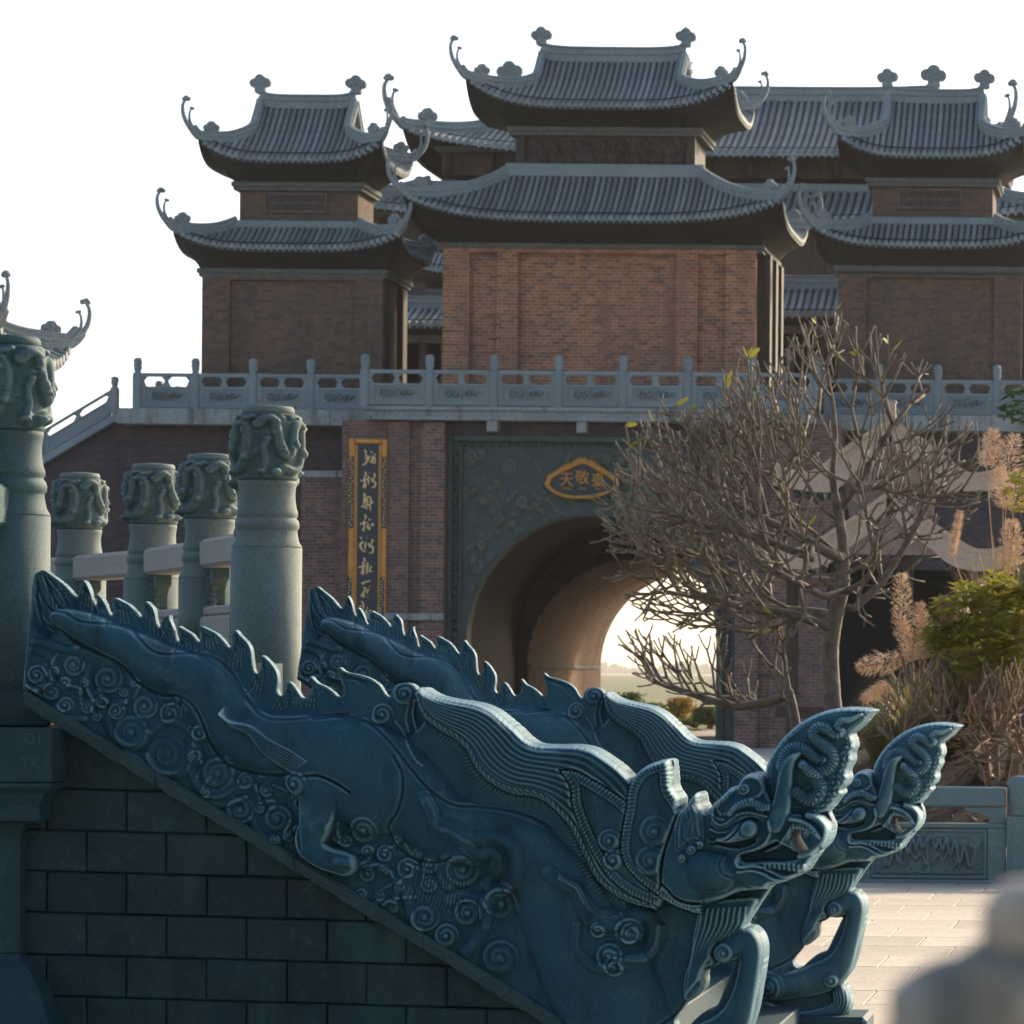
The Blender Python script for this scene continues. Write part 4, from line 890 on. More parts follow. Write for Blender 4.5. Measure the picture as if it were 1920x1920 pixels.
gallery(1360, 1660, 103.0, 526, 592, 'low tiled gallery roof between the gatehouse and the right pavilion')
gallery(690, 930, 104.0, 566, 610, 'low tiled gallery glimpsed between the left pavilion and the gatehouse')

# ------------------------------------------------------------------ terrace with the arch
YT, YS = 90.0, 91.6
ter = empty('arched_terrace', (0, 0, 0))
AX, AR = UX(1105, 1200, YT), 235 * YT / F_PX; AZ = UZ(1105, 1200, YT)
Xp = lambda px, Y=YT, py=1000: UX(px, py, Y)
zc = UZ(800, 790, YT)                      # underside of the cornice
def block(name, x0, x1, y0, y1, z0, z1, mat, ch=0.0, parent=ter):
    b = MB(); b.box(((x0 + x1) / 2, (y0 + y1) / 2, (z0 + z1) / 2), (x1 - x0, y1 - y0, z1 - z0), ch); return b.build(name, mat, parent)
xl, xr = Xp(640), 2 * AX - Xp(640)
xpl, xpr = Xp(833), 2 * AX - Xp(833)
block('pier', xl, xpl, YT, YT + 3, 0, zc, M['brick_pier']); block('pier', xpr, xr, YT, YT + 3, 0, zc, M['brick_pier'])
for a, b in ((728, 768), (790, 833)):
    block('pilaster', Xp(a), Xp(b), YT - 0.12, YT, 0, zc - 0.02, M['brick_pier']); block('pilaster', 2 * AX - Xp(b), 2 * AX - Xp(a), YT - 0.12, YT, 0, zc - 0.02, M['brick_pier'])
block('string_course', xl - 0.05, xpl + 0.03, YT - 0.19, YT, UZ(740, 1163, YT), UZ(740, 1150, YT), M['cornice'], 0.02)
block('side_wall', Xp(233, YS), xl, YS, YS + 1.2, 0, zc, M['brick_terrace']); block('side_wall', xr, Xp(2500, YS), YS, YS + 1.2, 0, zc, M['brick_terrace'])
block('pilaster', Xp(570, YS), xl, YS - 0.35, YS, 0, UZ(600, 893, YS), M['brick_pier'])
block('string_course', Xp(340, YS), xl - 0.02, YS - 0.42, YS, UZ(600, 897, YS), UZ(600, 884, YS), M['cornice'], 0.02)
# arch wall: rectangle with a round-headed opening
def arch_wall(name, x0, x1, z1, y0, y1, cx, r, za, mat, parent, n=28):
    out = [(cx - r, 0.0)] + [(cx - r * math.cos(a), za + r * math.sin(a)) for a in np.linspace(0, math.pi, n)] + [(cx + r, 0.0)]
    k = len(out); rect = []
    for (x, z) in out:
        if z <= za + 1e-6: rect.append((x0 if x < cx else x1, z))
        else:
            dx, dz = x - cx, z - za; t = min((x1 - cx) / abs(dx) if abs(dx) > 1e-6 else 1e9, (z1 - za) / dz if dz > 1e-6 else 1e9); rect.append((cx + dx * t, za + dz * t))
    mb = MB(); vs = [(x, y, z) for y in (y0, y1) for (x, z) in out] + [(x, y, z) for y in (y0, y1) for (x, z) in rect]
    fs = []
    for i in range(k - 1):
        fs += [(i, i + 1, 2 * k + i + 1, 2 * k + i), (k + i, k + i + 1, 3 * k + i + 1, 3 * k + i), (i, i + 1, k + i + 1, k + i)]
    mb.add(vs, fs); 
    # corner fillers
    for sx, xx in ((-1, x0), (1, x1)):
        j = max(i for i in range(k) if (rect[i][0] - cx) * sx > 0 and abs(rect[i][0] - xx) < 1e-6) if sx < 0 else min(i for i in range(k) if (rect[i][0] - cx) * sx > 0 and abs(rect[i][0] - xx) < 1e-6 and i > k // 2)
        j2 = j + 1 if sx < 0 else j - 1
        mb.add([(rect[j][0], y0, rect[j][1]), (xx, y0, z1), (rect[j2][0], y0, rect[j2][1])], [(0, 1, 2)])
    return mb.build(name, mat, parent)
arch_wall('arch_panel', xpl, xpr, zc - 0.30, YT + 0.30, YT + 0.9, AX, AR, AZ, M['bronze'], ter)
block('lintel', xpl, xpr, YT + 0.15, YT + 0.9, zc - 0.30, zc, M['brick_terrace'])
# beaded frame of the arch panel
fr = MB()
for x in (xpl + 0.07, xpr - 0.07): fr.box((x, YT + 0.24, (zc - 0.3) / 2), (0.14, 0.14, zc - 0.3), 0.02)
fr.box((AX, YT + 0.24, zc - 0.38), (xpr - xpl - 0.30, 0.14, 0.16), 0.02)
for x in (xpl + 0.34, xpr - 0.34): fr.box((x, YT + 0.27, (zc - 0.6) / 2), (0.06, 0.10, zc - 0.6), 0.01)
frame_o = fr.build('panel_frame', M['bronze'], ter)
bd = MB()
for sx in (-1, 1):
    for i in range(30): z_ = zc - 0.75 - i * 0.20; bd.lathe([(0.02, -0.07), (0.07, -0.04), (0.085, 0), (0.07, 0.04), (0.02, 0.07)], 8, ((xpl if sx < 0 else xpr) - sx * 0.21, YT + 0.28, z_))
for i in range(30): bd.lathe([(0.02, -0.05), (0.065, -0.02), (0.065, 0.02), (0.02, 0.05)], 8, (xpl + 0.4 + i * (xpr - xpl - 0.8) / 29, YT + 0.28, zc - 0.53))
o = bd.build('bead', M['bronze'], frame_o); o['kind'] = 'stuff'
# low dragon-and-cloud relief on the spandrels
rel = Relief(0, 0, 620, 420, 3.0); rnd = random.Random(3)
for i in range(230): rel.spiral(rnd.uniform(0, 620), rnd.uniform(0, 420), rnd.uniform(9, 20), rnd.choice((-1, 1)), 1.8, rnd.uniform(3, 7))
for i in range(90):
    x, y = rnd.uniform(0, 620), rnd.uniform(0, 420); p = [(x, y)]
    for k in range(5): x += rnd.uniform(8, 26); y += rnd.uniform(-24, 24); p.append((x, y))
    rel.tube(p, rnd.uniform(3, 6), rnd.uniform(1.5, 3.5), scales=(8, 1.5))
h, wd = rel.H.shape; W_ = xpr - xpl - 0.8; z0r, z1r = AZ - 0.9, zc - 0.66
xs = AX - W_ / 2 + W_ * np.arange(wd) / (wd - 1); zs_ = z1r - (z1r - z0r) * np.arange(h) / (h - 1)
V = [(xs[j], YT + 0.293 - rel.H[i, j] * 0.006, zs_[i]) for i in range(h) for j in range(wd)]
ok = lambda i, j: math.hypot(xs[j] - AX, max(0, zs_[i] - AZ)) > AR + 0.03
Fs = [(i * wd + j, (i + 1) * wd + j, (i + 1) * wd + j + 1, i * wd + j + 1) for i in range(h - 1) for j in range(wd - 1) if ok(i, j) and ok(i + 1, j) and ok(i, j + 1) and ok(i + 1, j + 1)]
me = bpy.data.meshes.new('spandrel_relief'); me.from_pydata(V, [], Fs); me.polygons.foreach_set('use_smooth', [True] * len(Fs)); me.update(); me.materials.append(M['bronze'])
at = me.attributes.new('wear', 'FLOAT', 'POINT'); hi = rel.H - blur(rel.H, 3); at.data.foreach_set('value', np.clip(hi / 3, 0, 1).ravel() * 0.7)
obj('spandrel_relief', me, ter)
# tunnel: two barrels of different radius
YI, YE = 97.5, 109.6; R2 = AR - 0.22; AZ2 = AZ - 0.62
def barrel(name, r, za, y0, y1, mat, n=26):
    prof = [(AX - r, 0.0)] + [(AX - r * math.cos(a), za + r * math.sin(a)) for a in np.linspace(0, math.pi, n)] + [(AX + r, 0.0)]
    k = len(prof); mb = MB(); ys = np.linspace(y0, y1, 5); vs = [(x, y, z) for y in ys for (x, z) in prof]
    mb.add(vs, [(j * k + i, j * k + i + 1, (j + 1) * k + i + 1, (j + 1) * k + i) for j in range(4) for i in range(k - 1)], True)
    return mb.build(name, mat, ter, fix=False)
barrel('tunnel_vault', AR, AZ, YT + 0.9, YI, M['soffit']); barrel('tunnel_vault', R2, AZ2, YI + 0.01, YE, M['brick_tunnel'])  # near barrel borrows the dark eave tone, so tunnel shade is in its colour
arch_wall('inner_arch', AX - AR - 0.4, AX + AR + 0.4, AZ + AR + 0.4, YI, YI + 0.3, AX, R2, AZ2, M['brick_terrace'], ter)
for sx in (-1, 1): block('impost', *sorted((AX + sx * R2, AX + sx * (R2 - 0.06))), YI + 0.32, YE, AZ2 - 0.06, AZ2 + 0.03, M['cornice'])
arch_wall('back_wall', AX - 12, AX + 12, ZD - 0.45, YE, YE + 0.5, AX, R2, AZ2, M['brick_tunnel'], ter)
block('deck', Xp(233, YS), Xp(2500, YS), YT + 0.9, YE + 0.5, ZD - 0.40, ZD - 0.02, M['cornice'])
block('end_wall', Xp(233, YS), Xp(233, YS) + 0.8, YS + 1.21, YE + 0.4, 0, ZD - 0.42, M['brick_terrace'])
# cornices
for nm, x0, x1, y in (('cornice', Xp(228, YS), Xp(683), YS), ('cornice', Xp(683), 2 * AX - Xp(683), YT), ('cornice', 2 * AX - Xp(683) + 0.02, Xp(2500), YS)):
    c = MB(); hx = (x0 + x1) / 2; wx = x1 - x0
    c.box((hx, y + 0.1, ZD - 0.05), (wx, 0.9, 0.10), 0.02).box((hx, y + 0.12, ZD - 0.17), (wx - 0.16, 0.74, 0.142)).box((hx, y + 0.1, ZD - 0.28), (wx - 0.06, 0.80, 0.10), 0.02); c.build(nm, M['cornice'], ter)
block('bracket_stone', Xp(914), Xp(934), YT - 0.25, YT + 0.4, UZ(925, 810, YT), zc + 0.02, M['cornice'], 0.01)
block('bracket_stone', Xp(1082), Xp(1100), YT - 0.25, YT + 0.4, UZ(1090, 812, YT), zc + 0.02, M['cornice'], 0.01)
block('bracket_stone', Xp(388, YS), Xp(412, YS), YS - 0.45, YS, UZ(400, 800, YS), UZ(400, 772, YS), M['cornice'], 0.02)
tag(ter, 'long dark brick terrace pierced by a round arch under the gatehouse', 'terrace')

# ------------------------------------------------------------------ stone balustrades
def post_mesh(h, s, mat):
    """square shaft with sunk panel, necking and a carved barrel head"""
    m = MB(); hs = h * 0.70; m.box((0, 0, hs / 2), (s, s, hs), 0.012)
    for d in (-1, 1): m.box((0, d * (s / 2 + 0.006), hs * 0.52), (s * 0.62, 0.016, hs * 0.80), 0.006); m.box((d * (s / 2 + 0.006), 0, hs * 0.52), (0.016, s * 0.62, hs * 0.80), 0.006)
    me1 = m.mesh('post', mat); hd = MB(); r = s * 0.47; z0 = hs
    prof = [(r * 0.8, 0), (r * 1.0, 0.015), (r * 0.75, 0.04), (r * 1.0, 0.07), (r * 1.02, 0.085)]; hh = h - hs - 0.10
    for i in range(11): t = i / 10; prof.append((r * (1.0 + 0.10 * math.sin(t * 2.6) + 0.07 * math.sin(t * 19)), 0.09 + hh * t * 0.9))
    prof += [(r * 0.8, 0.09 + hh * 0.95), (r * 0.5, 0.10 + hh)]
    n = 14; hd.lathe(prof, n); hd.v = [(x * (1 + 0.10 * math.sin(z * 55 + 3 * math.atan2(y, x)) * (0.1 < z)), y * (1 + 0.10 * math.sin(z * 55 + 3 * math.atan2(y, x)) * (0.1 < z)), z) for x, y, z in hd.v]
    me2 = hd.mesh('post_head', mat); return me1, me2, hs
prel = Relief(0, 0, 150, 44, 1.5); rnd = random.Random(5)
for s0 in (8, 82):
    for k in range(9): prel.spiral(s0 + 6 + rnd.uniform(0, 50), 6 + rnd.uniform(0, 32), rnd.uniform(6, 10), rnd.choice((-1, 1)), 1.6, 4)
    prel.tube([(s0 + 4, 30), (s0 + 14, 12), (s0 + 24, 30), (s0 + 36, 12), (s0 + 46, 28), (s0 + 58, 14)], 4, 6, scales=(5, 1.5))
prel.tube([(75, 4), (72, 22), (75, 40)], 4, 6)
def balustrade(root, p0, p1, bays, H, mat, first=True, last=True, drop=0.0, ps=0.20):
    p0, p1 = Vector(p0), Vector(p1); d = p1 - p0; L = d.length; az = math.atan2(d.y, d.x); ux = Vector((d.x, d.y, 0)).normalized(); bl = L / bays
    hl = math.hypot(d.x, d.y) / bays
    me1, me2, hs = post_mesh(H, ps, mat)
    for i in range(bays + 1):
        if (i == 0 and not first) or (i == bays and not last): continue
        o = obj('post', me1, root); o.location = p0 + d * (i / bays); o.rotation_euler[2] = az
        h = obj('post_head', me2, o); h.location = (0, 0, hs)
    Rz = Matrix.Rotation(az, 3, 'Z'); sh = (p1.z - p0.z) / bays
    rl = hl - ps - 0.008; zr = H * 0.665
    def skew(mb):
        mb.v = [(x, y, z + sh * (x / hl)) for x, y, z in mb.v]; return mb
    mr = skew(MB().box((0, 0, zr), (rl, 0.13, H * 0.075), 0.012)).mesh('rail', mat)
    pb = MB(); pz0, pz1 = H * 0.06, H * 0.46
    pb.box((0, 0, H * 0.075), (rl, 0.15, H * 0.11), 0.012); pb.box((0, 0, H * 0.415), (rl, 0.14, H * 0.05), 0.01); pb.box((0, 0, H * 0.26), (rl, 0.08, H * 0.26))
    for sx in (-1, 1): pb.box((sx * (rl / 2 - 0.06), 0, H * 0.27), (0.12, 0.13, H * 0.27))
    for sx in (-0.5, 0, 0.5):
        c = MB(); pb.prism([(sx * rl * 0.98 - 0.10, H * 0.44), (sx * rl * 0.98 + 0.10, H * 0.44), (sx * rl * 0.98 + 0.035, H * 0.55), (sx * rl * 0.98 + 0.12, H * 0.6275), (sx * rl * 0.98 - 0.12, H * 0.6275), (sx * rl * 0.98 - 0.035, H * 0.55)], -0.05, 0.05)
    mp = skew(pb).mesh('panel', mat)
    rel_me = None
    for i in range(bays):
        c = p0 + d * ((i + 0.5) / bays)
        for nm, me in (('rail', mr), ('panel', mp)):
            o = obj(nm, me, root); o.location = c; o.rotation_euler[2] = az
            if nm == 'panel' and abs(sh) < 0.01:
                if rel_me is None:
                    q = relief_panel('carving', prel, rl - 0.36, H * 0.20, 0.009, mat, o, (0, -0.045, H * 0.27)); rel_me = q.data
                else: q = obj('carving', rel_me, o); q.location = (0, -0.045, H * 0.27)
    return root
HB = 1.26
bl_ = empty('terrace_balustrade', (0, 0, 0)); balustrade(bl_, (Xp(259, YS, 740), YS - 0.05, ZD), (Xp(692, YS, 740), YS - 0.05, ZD), 4, HB, M['balus'], last=False)
tag(bl_, 'set-back stone balustrade in front of the left pavilion', 'balustrade', 'stone balustrades edging the terrace')
bc = empty('terrace_balustrade'); balustrade(bc, (Xp(686, YT, 740), YT - 0.1, ZD), (2 * AX - Xp(686, YT, 740), YT - 0.1, ZD), 7, HB, M['balus'])
tag(bc, 'stone balustrade above the arch in front of the gatehouse', 'balustrade', 'stone balustrades edging the terrace')
br_ = empty('terrace_balustrade'); balustrade(br_, (2 * AX - Xp(700, YT, 740) + 0.1, YS - 0.05, ZD), (Xp(2090, YS, 740), YS - 0.05, ZD), 5, HB, M['balus'], first=False)
tag(br_, 'stone balustrade below the right pavilion behind the bare tree', 'balustrade', 'stone balustrades edging the terrace')
bk = empty('terrace_balustrade'); balustrade(bk, (Xp(262, 97, 740), 97, ZD), (Xp(262, 97, 740), 108, ZD), 6, HB, M['balus'], first=False)
tag(bk, 'terrace end balustrade running back behind the left pavilion, against the sky', 'balustrade', 'stone balustrades edging the terrace')
# side stair at the terrace end
st = empty('side_stair'); YQ = YS + 0.1
a = Vector((Xp(215, YQ, 760), YQ, UZ(215, 776, YQ))); b = Vector((Xp(-60, YQ, 950), YQ, UZ(-60, 940, YQ)))
balustrade(st, a, b, 2, 0.92, M['balus'], ps=0.18)
w = MB(); w.prism([(a.x + 0.25, 0), (a.x + 0.25, a.z), (a.x, a.z), (b.x, b.z), (b.x, 0)], YQ + 0.12, YQ + 0.9); w.build('stair_wall', M['brick_terrace'], st)
w = MB(); s_ = (b.z - a.z) / (b.x - a.x); w.prism([(a.x + 0.25, a.z - 0.20), (a.x + 0.25, a.z), (a.x, a.z), (b.x, b.z), (b.x, b.z - 0.20), (a.x, a.z - 0.20)], YQ - 0.10, YQ + 0.11); w.build('stringer', M['balus'], st)
for i in range(14):
    q = MB(); t = (i + .5) / 14; c = a.lerp(b, t); q.box((c.x, YQ + 2.0, c.z / 2 - 0.1), ((a.x - b.x) / 14 - 0.004, 2.1, c.z - 0.2)); q.build('step', M['cornice'], st)
tag(st, 'stone-railed stair descending from the left end of the terrace', 'stair')

# ------------------------------------------------------------------ signs
sg_ = empty('couplet_board'); yb = YT - 0.14
x0, x1, z0, z1 = Xp(656), Xp(727), UZ(690, 1290, yb), UZ(690, 822, yb)
sg_.location = ((x0 + x1) / 2, yb, z0); hw, H_ = (x1 - x0) / 2, z1 - z0
f = MB(); t = 0.135
for sx in (-1, 1): f.box((sx * (hw - t / 2), 0, H_ / 2), (t, 0.10, H_), 0.03); f.box((sx * (hw - t - 0.035), 0.01, H_ / 2), (0.06, 0.06, H_ - 0.3), 0.01)
f.box((0, 0, H_ - t / 2), (2 * hw - 2 * t + 0.02, 0.099, t), 0.03); f.build('frame', M['gold'], sg_)
f = MB(); f.box((0, 0.03, H_ / 2), (2 * hw - 0.2, 0.05, H_ - 0.1)); f.build('face', M['lacquer'], sg_)
Q = lambda x, y: ((640 + x / 9.6 - 691.5) * yb / F_PX, UZ(690, 810 + y / 9.6, yb) - z0)
for side in (205, 790):
    for y0, n in ((440, 12), (2610, 9)):
        dk = MB(); 
        for k in range(n):
            pass
        xx, za_ = Q(side - (y0 > 1000) * 20, y0); _, zb_ = Q(side, y0 + n * 108)
        dk.box((xx, -0.052, (za_ + zb_) / 2), (0.105, 0.012, za_ - zb_)); dk.build('inlay', M['lacquer'], sg_)
        pt = MB(); r_ = random.Random(int(side + y0))
        for k in range(n * 2):
            x_, z_ = Q(side - (y0 > 1000) * 20 + r_.uniform(-22, 22), y0 + 25 + k * 53)
            pt.tube([(x_ - 0.014, -0.066, z_ - 0.012 * (k % 2 * 2 - 1)), (x_, -0.072, z_), (x_ + 0.018, -0.066, z_ + 0.014 * (k % 2 * 2 - 1))], [0.010, 0.019, 0.008], 5)
        o = pt.build('gilt_scroll', M['gold_pale'], sg_); o['kind'] = 'stuff'
# the eight brush characters, stroke by stroke
GL = ['430,320;455,365;450,410 440,430;520,450;430,490 520,455;480,520;440,580;385,590 545,370;570,350 610,390;620,420 560,430;580,500;530,540;600,550 600,430;620,500;612,580',
 '440,715;460,760;440,800 365,885;480,850 430,800;440,900;430,950;415,990;450,1000;460,940 500,790;505,870;505,950 525,740;530,730 550,830;590,880;560,900 610,740;620,790;600,850 570,880;620,900;635,950;600,1000;565,985',
 '425,1100;440,1140;430,1250;420,1320 380,1335;430,1350;500,1385 440,1270;500,1170;550,1190;540,1250 490,1225;485,1280;470,1330;520,1310 580,1235;540,1300;545,1420 560,1270;600,1270',
 '440,1490;465,1530;440,1580 365,1660;490,1620 430,1600;440,1700;415,1770;450,1775 515,1580;555,1580 510,1640;500,1740;545,1720;530,1770 590,1640;560,1680;600,1660;590,1700',
 '370,1890;395,1930 420,1970;370,2020;400,2120;470,2160 420,1980;370,2030;365,2090 485,1905;490,1900 465,1980;460,2040;460,2120 510,2000;540,2060;570,2080 580,1930;585,1970;560,2030 560,2050;600,2080;590,2170;530,2180',
 '430,2265;455,2310;440,2350 345,2440;470,2400 415,2340;430,2430;400,2540;430,2550;430,2480 500,2350;500,2400;490,2500;500,2560 570,2410;550,2460;540,2510;590,2510',
 '400,2720;560,2680 405,2715;440,2750 430,2800;470,2820;430,2900;400,2950;440,2970;450,2910 545,2775;540,2790 530,2820;500,2880;515,2910 510,2960;520,2955',
 '400,3050;430,3090;430,3170;400,3230 365,3140;400,3130 400,3240;345,3300;370,3340;410,3310;385,3270 490,3170;520,3165 485,3200;490,3280;460,3300 540,3210;570,3230;540,3290;560,3230']
for g in GL:
    m = MB()
    for stx in g.split():
        p = [Q(*map(float, c.split(','))) for c in stx.split(';')]; p3 = [(a, -0.012, b) for a, b in p]
        if len(p3) == 2: p3 = [p3[0], tuple((u + v) / 2 for u, v in zip(*p3)), p3[1]]
        pp = crom(p3, 4); m.tube(pp, [0.020 + 0.014 * math.sin(math.pi * (0.25 + 0.7 * i / (len(pp) - 1))) for i in range(len(pp))], 6, flat=0.7)
    m.build('character', M['gold_pale'], sg_)
tag(sg_, 'tall gilt-framed couplet board with brush characters on the brick pier', 'sign')
# name plaque over the arch
pq = empty('name_plaque', (UX(1096, 900, YT + 0.2), YT + 0.16, UZ(1096, 900, YT + 0.2)))
T = lambda x, y: ((1010 + x / 11.294 - 1096) * YT / F_PX, -(850 + y / 11.294 - 900) * YT / F_PX)
ring = crom([T(*map(float, c.split(','))) for c in '930,190 800,240 650,310 500,380 380,450 270,520 230,600 210,690 290,780 400,850 550,900 700,930 930,930 1150,925 1300,880 1450,840 1560,790 1640,690 1630,600 1560,520 1450,440 1300,360 1150,270 1030,215 930,190'.split()], 5)
f = MB(); f.prism([tuple(p) for p in ring[:-1]], 0.0, 0.06); f.build('face', M['lacquer'], pq)
fr = MB(); fr.tube([(p[0], -0.02, p[1]) for p in ring], 0.055, 6, False); rk = random.Random(2); cen = np.array([0, -0.02])
for i in range(0, len(ring) - 1):
    p = ring[i]; d = p / (np.linalg.norm(p) + 1e-9); tg = ring[(i + 1) % (len(ring) - 1)] - p; tg = tg / (np.linalg.norm(tg) + 1e-9)
    sw = 1 if p[0] < 0 else -1
    for k in range(2):
        a = p + tg * rk.uniform(-.05, .05) + d * 0.02; b = a + d * rk.uniform(.05, .09) + np.array([sw * 0.02, 0.05]); fr.tube([(a[0], -0.03, a[1]), ((a[0] + b[0]) / 2 - sw * 0.012, -0.045, (a[1] + b[1]) / 2), (b[0], -0.03, b[1])], [0.035, 0.026, 0.004], 5)
c = T(930, 140); fr.lathe([(0.01, -0.05), (0.04, -0.03), (0.05, 0), (0.04, 0.03), (0.01, 0.05)], 8, (c[0], -0.03, c[1]))
fr.build('flame_frame', M['gold'], pq)
def text(s, name, loc, size, mat, parent, ext=0.012, rot=(math.pi / 2, 0, 0), align='CENTER'):
    cu = bpy.data.curves.new(name, 'FONT'); cu.body = s; cu.size = size; cu.extrude = ext; cu.align_x = align; cu.align_y = 'CENTER'; cu.materials.append(mat)
    o = bpy.data.objects.new(name, cu); o.location = loc; o.rotation_euler = rot; return link(o, parent)
for ch, x, y in (('\u5929', 600, 575), ('\u656c', 930, 530), ('\u81fa', 1265, 585)):
    c = T(x, y); text(ch, 'character', (c[0], -0.025, c[1]), 0.36, M['gold'], pq, 0.02)
for ch, x in (('THI\u00caN', 600), ('K\u00cdNH', 940), ('\u0110\u00c0I', 1265)):
    c = T(x, 755); text(ch, 'caption', (c[0], -0.012, c[1]), 0.085, M['gold'], pq, 0.008)
tag(pq, 'flame-edged gilt plaque with three characters above the arch', 'sign')

# ------------------------------------------------------------------ carved newel pillars
def pillar_head_mesh(r, h, seed):
    """dragon coils wound round a drum: height field on the unrolled drum"""
    per = 2 * math.pi; wd, ht = 360.0, 150.0
    R = Relief(0, 0, wd, ht, 1.7); rn = random.Random(seed)
    def wtube(p, rad, amp, **k):
        for dx in (-wd, 0, wd): R.tube([(x + dx, y) for x, y in p], rad, amp, **k)
    for i in range(46):
        R.spiral(rn.uniform(8, wd - 8), rn.uniform(12, ht - 8), rn.uniform(8, 14), rn.choice((-1, 1)), 1.7, 5)
    for k in range(3):
        x0 = k * 120
        body = [(x0 - 4, 26), (x0 + 10, 14), (x0 + 24, 18), (x0 + 30, 44), (x0 + 36, 78), (x0 + 46, 96), (x0 + 58, 88), (x0 + 62, 60), (x0 + 68, 34), (x0 + 80, 24), (x0 + 92, 34), (x0 + 96, 62), (x0 + 92, 92), (x0 + 84, 116), (x0 + 66, 128), (x0 + 44, 124), (x0 + 30, 132)]
        wtube(body, 10.5, 15, scales=(6.0, 3.2), line=2)
        wtube([(x0 + 14, 60), (x0 + 6, 80), (x0 + 10, 104), (x0 + 4, 128)], 7, 10, scales=(5, 2))
        wtube([(x0 + 26, 130), (x0 + 14, 138), (x0 + 2, 132)], 8, 12); wtube([(x0 + 60, 10), (x0 + 76, 6), (x0 + 90, 12), (x0 + 104, 8)], 6, 9)
    H = blur(R.H, 1); hh, ww = H.shape; b = 0.5 * (H[:, 0] + H[:, -1]); H[:, 0] = b; H[:, -1] = b
    sc = r * per / wd; n = ww - 1; vs = []
    for i in range(hh):
        t = i / (hh - 1); z = h * (1 - t); rad = r * (0.97 + 0.06 * math.sin(math.pi * t)) * (1 if 0.02 < t < 0.98 else 0.93)
        for j in range(n):
            a = per * j / n; q = rad + H[i, j] * sc * 0.52; vs.append((q * math.sin(a), -q * math.cos(a), z))
    fs = [(i * n + j, (i + 1) * n + j, (i + 1) * n + (j + 1) % n, i * n + (j + 1) % n) for i in range(hh - 1) for j in range(n)]
    fs += [tuple(range(n)), tuple(range((hh - 1) * n, hh * n))[::-1]]
    me = bpy.data.meshes.new('carved_head'); me.from_pydata(vs, [], fs); me.polygons.foreach_set('use_smooth', [True] * (len(fs) - 2) + [False] * 2); me.update(); me.materials.append(M['pillar_carved'])
    at = me.attributes.new('wear', 'FLOAT', 'POINT'); hi = H - blur(H, 4); at.data.foreach_set('value', (np.clip(hi / 4, 0, 1) * 0.8)[:, :n].ravel()); return me
PR = 0.150                                    # drum radius of the carved head
head_me = pillar_head_mesh(PR, 0.335, 4)
cap_me = MB().lathe([(PR * 0.86, 0), (PR * 0.86, 0.030), (PR * 0.80, 0.043), (PR * 0.3, 0.050)], 40).mesh('cap', M['pillar'])
neck_me = MB().lathe([(PR * 1.15, 0), (PR * 1.14, 0.008), (PR * 1.05, 0.03), (PR * 1.00, 0.065), (PR * 0.985, 0.085), (PR * 0.99, 0.09), (PR * 1.045, 0.10), (PR * 1.055, 0.12), (PR * 1.02, 0.138), (PR * 0.965, 0.145), (PR * 0.96, 0.152), (PR * 1.0, 0.16), (PR * 1.0, 0.18), (PR * 0.955, 0.20), (PR * 0.915, 0.24), (PR * 0.91, 0.275), (PR * 0.94, 0.31), (PR * 0.955, 0.318), (PR * 0.955, 0.335)], 40).mesh('necking', M['pillar'])
shaft_me = MB().lathe([(PR * 1.15, 0), (PR * 1.15, 1.0)], 40).mesh('shaft', M['pillar'])
def pillar(name, px, ytop, Y, zbase, label, rz=0.0, group='carved pillars of the stair platform', s=1.0, mat=None):
    t = U(px, ytop, Y); root = empty(name, (t.x, Y, zbase)); root.rotation_euler[2] = rz; H = t.z - zbase
    tag(root, label, 'pillar', group)
    hc, hh, hn = 0.05 * s, 0.335 * s, 0.335 * s; hs = H - hc - hh - hn
    for nm, me, z, q in (('shaft', shaft_me, 0, hs), ('necking', neck_me, hs, s), ('carved_head', head_me, hs + hn, s), ('cap', cap_me, hs + hn + hh - 0.006, s)):
        o = obj(nm, me, root); o.location = (0, 0, z); o.scale = (s, s, q)
        mm = mat.get(nm) if isinstance(mat, dict) else mat
        if mm is not None: o.material_slots[0].link = 'OBJECT'; o.material_slots[0].material = mm
    return root
ZP = 1.835                                     # platform level
p1 = pillar('carved_pillar', 13, 626, Z1 + 0.25, 1.2, 'nearest big carved stone pillar cut by the left picture edge', 0.7, mat=M['pillar_shaded'])
p2 = pillar('carved_pillar', 503, 758, Z2 + 0.35, 1.2, 'largest whole carved pillar, standing behind the near dragon back', 0.0)
p2b = pillar('carved_pillar', 497, 786, 19.75, ZP, 'carved pillar almost hidden right behind the largest whole one', 0.5)
rail_line = [(p2b.location.x, 19.75)]
spots = [(395, 848, 21.35, 'third carved pillar from the left in the receding row, next to the largest'), (288, 867, 23.05, 'second carved pillar from the left in the receding row, between two rail beams'), (150, 884, 24.65, 'leftmost and smallest carved pillar of the receding row')]
ps_ = [p2b]
for k, (px, yt, Y, lb) in enumerate(spots): ps_.append(pillar('carved_pillar', px, yt, Y, ZP, lb, 0.3 + 0.1 * k))
